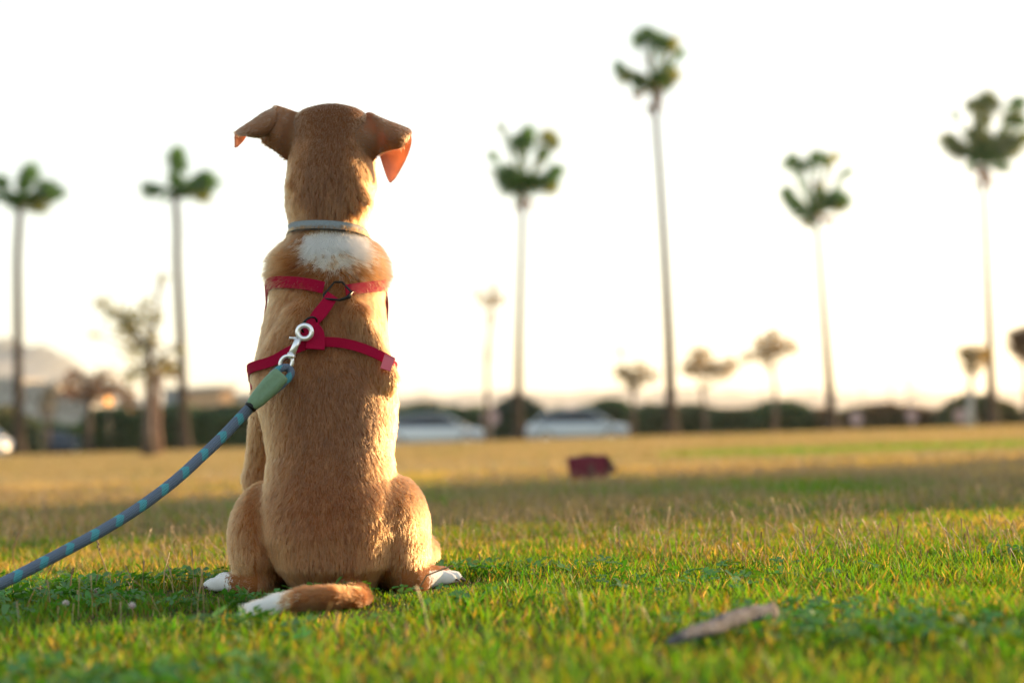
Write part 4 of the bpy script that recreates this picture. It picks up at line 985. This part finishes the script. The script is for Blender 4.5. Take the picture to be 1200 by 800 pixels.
olive = [(.20, .17, .06), (.13, .13, .04), (.26, .19, .08)]; tan_ = [(.36, .25, .13), (.28, .20, .10), (.22, .18, .08)]; brown = [(.17, .075, .03), (.12, .055, .03), (.22, .12, .04), (.08, .07, .03)]
tree((174, 533), 28, [(173, 500), (174, 460), (175, 420), (177, 395)], [[(177, 400), (181, 370), (184, 345), (190, 318)], [(175, 430), (196, 412), (210, 400)], [(176, 410), (160, 395), (140, 375), (118, 358)]],
     [(148, 378, 14), (153, 388, 12), (135, 365, 9), (119, 356, 9), (162, 372, 11), (170, 356, 7), (178, 398, 9), (184, 372, 7), (190, 325, 5), (155, 410, 11), (196, 428, 9), (208, 410, 6), (165, 435, 12), (108, 392, 4), (148, 440, 8)],
     'nearest small tree, sparse yellow green leaves and bare twigs, left of the dog', .11, [(.22, .22, .05), (.16, .19, .04), (.28, .22, .08)], n=60, size=.05)
tree((182, 528), 34, [(183, 500), (184, 465), (187, 435)], [], [(190, 428, 10), (200, 438, 8), (178, 445, 8)], 'slim reddish trunk standing close behind the nearest small tree', .13, brown, n=80, size=.06, bark=noise_mat('red_bark', (.24, .14, .10), (.17, .10, .075), 5, .9, .6))
tree((104, 525), 58, [(104, 490), (106, 465)], [], [(78, 450, 8), (90, 440, 8), (98, 452, 9), (112, 446, 9), (124, 438, 7), (133, 452, 10), (146, 462, 9), (105, 464, 9), (88, 464, 7), (120, 462, 8), (152, 472, 8), (72, 462, 5)], 'rusty brown leaved tree beside the orange light', .12, brown, n=70, size=.11, zb=-.28)
tree((56, 525), 58, [(56, 500), (56, 475)], [], [(55, 468, 9), (54, 480, 8), (60, 460, 6)], 'small grey bare tree in front of the hillside houses', .1, [(.12, .11, .10), (.17, .15, .13)], n=120, size=.08, zb=-.28)
tree((571, 513), 52, [(571, 460), (570, 410), (574, 380)], [[(571, 430), (578, 400), (582, 370)]], [(573, 352, 11), (560, 345, 7), (585, 350, 8), (578, 338, 6), (575, 368, 5)], 'thin pale tree rising above the silver car nearest the dog', .09, tan_, n=70, size=.07)
tree((741, 509), 55, [(742, 480), (742, 455)], [], [(740, 440, 12), (752, 435, 9), (728, 436, 8), (764, 441, 8), (745, 447, 9), (726, 410, 4)], 'small tan tree just left of the tallest palm', .10, tan_, n=130, size=.08)
tree((826, 510), 58, [(826, 480), (822, 455)], [], [(818, 425, 13), (828, 436, 11), (808, 430, 9), (845, 436, 9), (856, 428, 10), (838, 428, 6), (820, 412, 7)], 'small tree with a wide lopsided brown crown right of the tallest palm', .10, tan_, n=150, size=.08, zb=-.28)
tree((908, 505), 55, [(909, 480), (908, 450), (904, 430)], [[(904, 430), (903, 400), (903, 385)]], [(904, 410, 12), (896, 416, 9), (915, 406, 9), (890, 404, 7), (928, 408, 7), (904, 396, 8), (876, 418, 6)], 'small tree with a spiky twig on top between two palms', .10, tan_, n=130, size=.08)
tree((1137, 502), 52, [(1137, 480), (1138, 460), (1138, 440)], [], [(1138, 420, 12), (1132, 412, 8), (1146, 412, 8), (1138, 430, 8), (1155, 414, 5)], 'small yellowish tree with a whitewashed trunk next to the broad palm', .16, [(.32, .22, .08), (.25, .20, .07)], n=140, size=.08, bark=noise_mat('whitewash', (.42, .42, .42), (.30, .29, .28), 5, .9, .4))
tree((1203, 500), 56, [(1203, 470), (1200, 430)], [], [(1198, 400, 13), (1206, 412, 12), (1192, 394, 7), (1212, 395, 12)], 'brown tree cut off by the right edge of the view', .12, brown, n=300, size=.09)
# a park tree beyond the right edge whose shade falls across the lawn
def shade_tree(cx_, cy_, hz, rad, label, n):
    r_ = empty('tree', (cx_, cy_, 0), label, 'tree', 'park trees out to the right'); inv = Matrix.Translation(-r_.location); rl = np.random.default_rng(int(cx_ * 10)); m = MB()
    m.tube([(cx_, cy_, 0), (cx_ + .03, cy_, hz * .5), (cx_, cy_ + .03, hz)], [.05, .04, .025], 8); cl = []
    for k in range(9):
        d = rl.normal(0, .45, 3) * np.array([rad, rad, rad * 1.1]); c_ = np.array([cx_, cy_, hz]) + d; cl.append((c_, np.array([.5, .5, .42]) * rad, 1.)); m.tube([(cx_, cy_, hz - rad), c_], [.03, .01], 5)
    o = m.build('trunk', tree_bark, r_, True); o.matrix_parent_inverse = inv
    v, f, c = leaf_cloud(cl, n, .04, [(.06, .09, .02), (.09, .11, .03)], rl); o = link('crown', np_mesh('crown', v, f, c), tree_leaf, r_); o.matrix_parent_inverse = inv
def shade_for(gx, gy, hz, rad, label, n=190):
    d = hz / math.tan(SUN_EL); shade_tree(gx + math.sin(SUN_AZ) * d, gy + math.cos(SUN_AZ) * d, hz, rad, label, n)
for k, (gx, gy, hz_, rd) in enumerate(((-1.3, 4.25, 1.5, .50), (-.3, 4.5, 1.7, .55), (.8, 4.7, 1.45, .5), (1.9, 5.0, 1.8, .6), (3.0, 5.2, 1.5, .55))):
    shade_for(gx, gy, hz_, rd, ['low', 'second', 'small', 'bushy', 'last'][k] + ' young tree of the row planted beyond the right edge')

# ------------------------------------------------------------------ hedges and bushes
bush_leaf = leaf_mat('bush_leaf', trans=.3, tgain=(1.4, 1.25, .5), gloss=.06)
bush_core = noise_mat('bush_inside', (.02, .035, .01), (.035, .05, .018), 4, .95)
def hedge(prof, Y, depth, label, cols, name='hedge', n=6000, size=.11, cat='hedge', zb=-.28, group=None):
    xs = [p[0] for p in prof]; b0 = W((xs[0] + xs[-1]) / 2, 510, Y + depth / 2); b0[2] = zb
    r_ = empty(name, b0, label, cat, group); inv = Matrix.Translation(-r_.location); rl = np.random.default_rng(int(abs(xs[0])) + 3)
    N1, N2 = max(12, int((xs[-1] - xs[0]) / 6)), 9; vs = []
    for i in range(N1):
        x = xs[0] + (xs[-1] - xs[0]) * i / (N1 - 1); p = W(x, np.interp(x, xs, [q[1] for q in prof]), Y + depth / 2); H = p[2] - zb
        e = min(i, N1 - 1 - i); H *= (.75 if e == 0 else .95)
        for j in range(N2):
            a = PI * j / (N2 - 1); vs.append((p[0], Y + depth / 2 - math.cos(a) * depth / 2 * (1 + rl.uniform(-.1, .1)), zb + (H * abs(math.sin(a)) ** .35) * (1 + rl.uniform(-.05, .02)) if 0 < j < N2 - 1 else zb))
    fs = [(i * N2 + j, (i + 1) * N2 + j, (i + 1) * N2 + j + 1, i * N2 + j + 1) for i in range(N1 - 1) for j in range(N2 - 1)] + [tuple(range(N2)), tuple(range((N1 - 1) * N2, N1 * N2))[::-1]]
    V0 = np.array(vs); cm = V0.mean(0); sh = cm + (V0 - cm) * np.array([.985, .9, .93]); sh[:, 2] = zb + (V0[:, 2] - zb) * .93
    o = MB().add(sh, fs).build('dark_core', bush_core, r_, False); o.matrix_parent_inverse = inv  # solid dark core, its colour standing in for shade inside the foliage
    quads = np.array([f for f in fs if len(f) == 4]); k = rl.integers(0, len(quads), n); u = rl.random((n, 2, 1)); Q = V0[quads[k]]
    P = (Q[:, 0] * (1 - u[:, 0]) + Q[:, 1] * u[:, 0]) * (1 - u[:, 1]) + (Q[:, 3] * (1 - u[:, 0]) + Q[:, 2] * u[:, 0]) * u[:, 1] + rl.normal(0, .06, (n, 3))
    a = rl.normal(0, 1, (n, 3)); a /= np.linalg.norm(a, axis=1, keepdims=True); b_ = np.cross(a, rl.normal(0, 1, (n, 3))); b_ /= np.linalg.norm(b_, axis=1, keepdims=True); s_ = size * (.5 + rl.random((n, 1)))
    V = np.stack([P - a * s_, P - b_ * s_ * .5, P + a * s_, P + b_ * s_ * .5], 1).reshape(-1, 3)
    kk = (vnoise(P, 1.1) * len(cols)).astype(int).clip(0, len(cols) - 1); C = np.repeat(np.array(cols)[kk] * (.6 + .8 * rl.random((n, 1))), 4, 0)
    o = link('foliage', np_mesh('foliage', V, np.arange(len(V)).reshape(-1, 4), C), bush_leaf, r_); o.matrix_parent_inverse = inv
dk = [(.035, .085, .022), (.045, .11, .025), (.025, .065, .018)]; gy = [(.04, .075, .02), (.10, .10, .02), (.05, .08, .02)]; yl = [(.12, .12, .02), (.06, .09, .02)]
hedge([(-60, 470), (-20, 472), (10, 474), (30, 486), (45, 492)], 61, 1.8, 'yellow green bush behind the white car at the left edge', yl, 'bush', 1800, cat='bush')
hedge([(36, 494), (60, 492), (85, 498), (102, 494)], 66, 1.8, 'low dark bush in front of the hillside houses', dk, 'bush', 1200, cat='bush')
hedge([(98, 482), (120, 476), (150, 474), (180, 476), (205, 472), (235, 478), (270, 472), (300, 474), (330, 476)], 62, 2.0, 'dark hedge left of the dog behind the small trees', dk + gy[1:2], n=6000)
hedge([(440, 478), (480, 473), (500, 470), (520, 474), (545, 476), (575, 476)], 64, 2, 'dark hedge behind the silver car nearest the dog', dk, n=3500)
hedge([(576, 478), (588, 470), (598, 464), (608, 459), (618, 466), (630, 474), (642, 480)], 62.5, 1.4, 'dark green cone shaped bush around the round headed palm', [(.03, .07, .04), (.02, .05, .03)], 'bush', 2200, cat='bush')
hedge([(640, 479), (670, 480), (690, 474), (705, 467), (725, 466), (745, 478), (760, 473), (790, 474)], 64, 2, 'rounded green hedge above the hood of the blue grey car', dk + gy[:1], n=4500)
hedge([(792, 473), (820, 474), (850, 480), (880, 478), (900, 470), (930, 470), (950, 476)], 64, 2, 'hedge between the tallest palm and the two tier palm', gy + dk, n=5000)
hedge([(952, 478), (985, 482), (1010, 476), (1045, 472), (1070, 478), (1100, 480), (1118, 478)], 64, 2, 'olive and brown hedge right of the two tier palm', [(.06, .08, .02), (.13, .08, .03), (.08, .09, .02)], n=5000)
hedge([(1104, 482), (1118, 468), (1135, 462), (1160, 464), (1180, 474), (1192, 484)], 60, 3, 'rounded mound of shrubbery behind the broad crowned palm', gy, 'bush', 4500, cat='bush')
hedge([(1185, 488), (1215, 484), (1260, 480), (1300, 480)], 66, 2, 'low hedge running out past the right edge', dk + gy, n=2500)

# ------------------------------------------------------------------ cars
tyre_m = noise_mat('tyre', (.015, .015, .015), (.03, .03, .03), 30, .9); rim_m = new_mat('wheel_rim', (.5, .5, .52), .3, .9)
glass_m = new_mat('car_glass', (.015, .025, .04), .1, 0, .5); lamp_m = new_mat('lamp_lens', (.75, .72, .66), .08, .3, .8); trim_m = new_mat('black_trim', (.02, .02, .02), .5)
def paint(name, col):
    m = new_mat(name, col, .28, .15); b = m.node_tree.nodes['Principled BSDF']; b.inputs['Coat Weight'].default_value = .8; b.inputs['Coat Roughness'].default_value = .05
    nt = m.node_tree; n = nt.nodes.new('ShaderNodeTexNoise'); n.inputs['Scale'].default_value = 3; mr_ = nt.nodes.new('ShaderNodeMapRange'); mr_.inputs['To Min'].default_value = .22; mr_.inputs['To Max'].default_value = .42
    nt.links.new(n.outputs['Fac'], mr_.inputs[0]); nt.links.new(mr_.outputs[0], b.inputs['Roughness']); return m
def loft(m, secs):
    n = len(secs[0]); vs = [p for s_ in secs for p in s_]; k = len(secs)
    m.add(vs, [(i * n + j, i * n + (j + 1) % n, (i + 1) * n + (j + 1) % n, (i + 1) * n + j) for i in range(k - 1) for j in range(n)] + [tuple(range(n))[::-1], tuple((k - 1) * n + j for j in range(n))])
def car(cx_, Y, mat, label, L_=4.3, H_=1.46, face=1, rz=0, van=False):
    """nose towards +x when face = 1; side on to the lawn"""
    r_ = empty('parked_car', (cx_, Y, -.28), label, 'car', 'cars parked beyond the lawn'); r_.rotation_euler = (0, 0, rz + (0 if face == 1 else PI))
    hw = .88; bx_ = [-L_ / 2, -L_ / 2 + .08, -L_ / 2 + .5, -1.0, 0, 1.0, L_ / 2 - .75, L_ / 2 - .2, L_ / 2]
    wd = [.74, .82, .87, .88, .88, .88, .86, .80, .66]; bt = [.80, .92, .96, .95, .93, .92, .84, .74, .58]; lo = [.38, .28, .22, .2, .2, .2, .22, .26, .36]
    if van: bt = [.9, 1., 1., 1., 1., 1., .98, .9, .7]
    m = MB(); secs = []
    for x, w, t_, l_ in zip(bx_, wd, bt, lo):
        w *= hw / .88; secs.append([(x, -w * .93, l_), (x, -w, l_ + .18), (x, -w, t_ - .16), (x, -w * .93, t_ - .03), (x, -w * .5, t_ + .02), (x, w * .5, t_ + .02), (x, w * .93, t_ - .03), (x, w, t_ - .16), (x, w, l_ + .18), (x, w * .93, l_)])
    loft(m, secs); m.build('body', mat, r_, True)
    # cabin as glass, painted roof and pillars over it
    rx = [-L_ / 2 + .25, -L_ / 2 + .75, -.55, .15, .55, 1.35] if not van else [-L_ / 2 + .1, -L_ / 2 + .3, -.6, .5, 1.1, 1.75]
    tz = [.94, H_ - .12, H_ - .01, H_, H_ - .05, .90] if not van else [.98, H_ - .04, H_, H_, H_ - .05, .98]; rw = [.74, .62, .60, .60, .62, .76]
    m = MB(); secs = []
    for x, z, w in zip(rx, tz, rw): secs.append([(x, -.80, .88), (x, -w, z - .05), (x, -w * .8, z), (x, w * .8, z), (x, w, z - .05), (x, .80, .88)])
    loft(m, secs); m.build('window', glass_m, r_, False)
    m = MB(); secs = []
    for q_, (x, z, w) in enumerate(zip(rx, tz, rw)):
        dz_ = .10 if 0 < q_ < 5 else .06; secs.append([(x + (.03 if q_ == 5 else -.03 if q_ == 0 else 0), -w - .03, z - dz_), (x, -w * .8 - .005, z + .014), (x, w * .8 + .005, z + .014), (x + (.03 if q_ == 5 else -.03 if q_ == 0 else 0), w + .03, z - dz_)])
    loft(m, secs); m.build('roof', mat, r_, True)
    for (qa, qb, nm) in ((5, 4, 'windshield'), (0, 1, 'rear_window')):
        va = [(rx[qa] * .97 + rx[qb] * .03, s_ * rw[qa] * .72, tz[qa] * .92 + tz[qb] * .08 + .03) for s_ in (-1, 1)] + [(rx[qa] * .12 + rx[qb] * .88, s_ * rw[qb] * .72, tz[qa] * .12 + tz[qb] * .88 + .03) for s_ in (1, -1)]
        off = .02 if qa == 5 else -.02; m = MB(); m.add([(a_[0] + off * .2, a_[1], a_[2]) for a_ in va] + [(a_[0], a_[1], a_[2] - .05) for a_ in va], [(0, 1, 2, 3), (7, 6, 5, 4), (0, 4, 5, 1), (1, 5, 6, 2), (2, 6, 7, 3), (3, 7, 4, 0)]); m.build(nm, glass_m, r_)
    for s_ in (-1, 1):
        for (i0, x0, z0_), (x1, z1_) in (((0, rx[0], .90), (rx[1], tz[1] - .03)), ((0, rx[5], .90), (rx[4], tz[4] - .03)), ((0, .08, .9), (.02, tz[3] - .03))):
            m = MB(); m.tube([(x0, s_ * .80, z0_), (x1, s_ * (rw[2] + .02), z1_)], [.05, .035], 6); m.build('pillar', mat if x0 != .08 else trim_m, r_, True)
        for wx in (-L_ / 2 + .78, L_ / 2 - .82):
            m = MB(); m.tube([(wx, s_ * (hw - .20), .31), (wx, s_ * (hw + .005), .31)], .315, 24); w_ = m.build('wheel', tyre_m, r_, True)
            m = MB(); m.tube([(wx, s_ * (hw + .006), .31), (wx, s_ * (hw + .014), .31)], [.20, .17], 16); m.build('rim', rim_m, w_, False)
        m = MB(); m.box((L_ / 2 - .10, s_ * .60, .66), (.16, .24, .13)); m.build('headlight', lamp_m, r_)
        m = MB(); m.box((1.0, s_ * .93, .98), (.10, .16, .11)); m.build('mirror', mat, r_)
        m = MB(); m.box((-L_ / 2 + .04, s_ * .64, .80), (.12, .2, .14)); m.build('tail_light', new_mat('tail_lens', (.35, .01, .01), .2) if 'tail_lens' not in bpy.data.materials else bpy.data.materials['tail_lens'], r_)
    return r_
silver = paint('silver_paint', (.60, .65, .70)); bluegrey = paint('blue_grey_paint', (.50, .57, .64)); white = paint('white_paint', (.78, .76, .74)); navy = paint('dark_blue_paint', (.05, .08, .13)); 
YC = 58.0
def cx(px_): return float(W(px_, 500, YC)[0])
car(cx(508), YC, silver, 'silver car partly hidden by the dog, parked beyond the lawn', 4.4, 1.44)
car(cx(677), YC, bluegrey, 'blue grey car parked right of the round headed palm', 4.25, 1.46)
car(cx(-39), YC - 1, white, 'white car at the left edge, only its rounded front showing', 4.3, 1.62, 1, 0, True)
car(float(W(62, 515, 66)[0]), 66, navy, 'dark blue car half sunk behind the lawn edge near the leftmost palm', 4.3, 1.0 + .3)
car(float(W(258, 515, 68)[0]), 68, navy, 'dark car in the shade of the hedge just left of the dog', 4.3, 1.4)

# ------------------------------------------------------------------ street furniture, fence, buildings
post_m = noise_mat('galvanised_metal', (.32, .33, .34), (.24, .25, .26), 20, .5, .1, metal=.5)
pink_m = noise_mat('faded_sign_back', (.45, .32, .34), (.36, .27, .29), 6, .7, .1)
def round_sign(px_, py_, Y, r, label, mat=pink_m):
    p = W(px_, py_, Y); r_ = empty('round_sign', (p[0], Y, -.28 if Y > 54 else 0), label, 'sign', 'round signs at the edge of the lawn'); inv = Matrix.Translation(-r_.location)
    o = MB().tube([(p[0], Y, r_.location.z), (p[0], Y, p[2] + r * .9)], .035, 8).build('post', post_m, r_, True); o.matrix_parent_inverse = inv
    o = MB().tube([(p[0], Y - .05, p[2]), (p[0], Y - .075, p[2])], r, 24).build('disc', mat, r_); o.matrix_parent_inverse = inv
round_sign(575, 489, 55.4, .36, 'round pinkish sign in front of the thin pale tree'); round_sign(1003, 490, 52, .24, 'round pale sign just right of the two tier palm')
round_sign(1068, 487, 56, .24, 'round dusty pink sign between the two right hand palms'); round_sign(1125, 487, 53, .26, 'round pale sign leaning by the whitewashed trunk')
def lamp_post(px_, ytop, Y, label):
    b0 = W(px_, 500, Y); t = W(px_, ytop, Y)[2]; r_ = empty('street_lamp', (b0[0], Y, -.35), label, 'street lamp', 'distant street lamps')
    MB().tube([(0, 0, 0), (0, 0, .4), (0, 0, t + .35)], [.09, .06, .04], 8).build('pole', post_m, r_, True)
    MB().tube([(0, 0, t + .33), (.5, 0, t + .45), (1.0, 0, t + .42)], .035, 6).build('arm', post_m, r_, True)
    MB().box((1.15, 0, t + .41), (.5, .2, .09)).build('lamp_head', post_m, r_)
lamp_post(1066, 388, 80, 'thin street lamp far behind the dusty pink round sign'); lamp_post(1046, 420, 95, 'shorter street lamp left of the other distant lamp')
amber = bpy.data.materials.new('amber_light'); amber.use_nodes = True; nt = amber.node_tree; nt.nodes.clear(); e = nt.nodes.new('ShaderNodeEmission'); e.inputs[0].default_value = (1, .33, .03, 1); e.inputs[1].default_value = .8
o_ = nt.nodes.new('ShaderNodeOutputMaterial'); nt.links.new(e.outputs[0], o_.inputs[0])
p = W(127, 470, 57); lt = empty('amber_lamp', (p[0], 57, -.28), 'glowing orange lamp on a post below the rusty brown tree', 'lamp')
MB().tube([(0, 0, 0), (0, 0, p[2] + .14)], .04, 8).build('post', trim_m, lt, True); ball('globe', (0, 0, p[2] + .28), .13, amber, lt)
# wire fence behind the hedges
fy = 70.0; fl_, fr_ = float(W(300, 470, fy)[0]), float(W(1130, 470, fy)[0]); fe = empty('wire_fence', (fl_, fy, -.4), 'long grey wire fence showing above the hedges right of the dog', 'fence')
n_ = 15
for i in range(n_): MB().tube([((fr_ - fl_) * i / (n_ - 1), 0, 0), ((fr_ - fl_) * i / (n_ - 1), 0, 2.55)], .035, 6).build('post', post_m, fe, True)
for z in (2.5, 1.9, 1.3): MB().tube([(0, -.045, z), (fr_ - fl_, -.045, z)], .022, 5).build('rail', post_m, fe, True)
m = MB(); L_f = fr_ - fl_
for k in range(260):
    x = L_f * k / 260; m.box((x, .045, 1.25), (.008, .008, 2.4))
tag(m.build('wire', post_m, fe), kind='stuff')
# houses
wall_w = noise_mat('pale_render', (.42, .41, .40), (.36, .35, .34), .8, .9, .1); wall_g = noise_mat('grey_render', (.22, .25, .28), (.17, .20, .23), .8, .9, .1); wall_o = noise_mat('ochre_render', (.55, .36, .22), (.48, .30, .18), .8, .9, .1)
roof_m = noise_mat('roof_tiles', (.28, .13, .08), (.20, .10, .07), 5, .9, .4); pane_m = new_mat('window_glass', (.05, .06, .08), .1, 0, .8)
def house(px0, px1, ytop, Y, dep, mat, label, rz=0, rows=2, cols=3, gable=False):
    a, b_ = W(px0, ytop, Y), W(px1, ytop, Y); w_, h_ = b_[0] - a[0], a[2] + .4; r_ = empty('house', ((a[0] + b_[0]) / 2, Y + dep / 2, -.4), label, 'house'); r_.rotation_euler = (0, 0, rz)
    MB().box((0, 0, h_ / 2), (w_, dep, h_)).build('wall', mat, r_)
    if gable:
        hh = w_ * .22; MB().add([(-w_ / 2 - .2, -dep / 2 - .2, h_), (w_ / 2 + .2, -dep / 2 - .2, h_), (w_ / 2 + .2, dep / 2 + .2, h_), (-w_ / 2 - .2, dep / 2 + .2, h_), (-w_ / 2 - .2, 0, h_ + hh), (w_ / 2 + .2, 0, h_ + hh)], [(0, 1, 5, 4), (2, 3, 4, 5), (0, 4, 3), (1, 2, 5), (3, 2, 1, 0)]).build('roof', roof_m, r_)
    else:
        MB().box((0, 0, h_ + .12), (w_ + .3, dep + .3, .24)).build('roof', wall_w, r_)
    for i in range(rows):
        for j in range(cols):
            x = -w_ / 2 + w_ * (j + .5) / cols; z = h_ * (i + .55) / rows; ww, wh = w_ / cols * .45, h_ / rows * .42
            f_ = MB().box((x, -dep / 2 - .03, z), (ww + .16, .06, wh + .16)).build('window', wall_w, r_); MB().box((x, -dep / 2 - .066, z), (ww, .02, wh)).build('pane', pane_m, f_)
house(24, 66, 452, 140, 9, wall_w, 'pale flat roofed house left of the grey bare tree', rows=3, cols=4)
house(64, 104, 462, 125, 8, wall_w, 'pale gabled house left of the rusty brown tree', rows=2, cols=3, gable=True)
house(-30, 20, 446, 150, 9, wall_w, 'pale tall house behind the leftmost palm', rows=4, cols=4)
house(192, 232, 459, 92, 7, wall_g, 'low blue grey building behind the three tuft palm', rows=1, cols=2)
house(228, 250, 457, 80, 3, wall_o, 'small ochre building catching the sun, left of the dog', rz=R(52), rows=1, cols=1, gable=False)
house(252, 300, 466, 96, 7, wall_w, 'low pale building hidden partly by the dog and leash', rows=1, cols=3)


# ------------------------------------------------------------------ haze
hz = bpy.data.materials.new('haze'); hz.use_nodes = True; nt = hz.node_tree; nt.nodes.clear()
pv_ = nt.nodes.new('ShaderNodeVolumePrincipled'); pv_.inputs['Color'].default_value = (.95, .95, .96, 1); pv_.inputs['Density'].default_value = .00018; pv_.inputs['Anisotropy'].default_value = .4
o_ = nt.nodes.new('ShaderNodeOutputMaterial'); nt.links.new(pv_.outputs[0], o_.inputs['Volume'])
hb2 = MB().box((0, 2450, 92), (5400, 5200, 187)).build('haze', hz); hb2['kind'] = 'stuff'
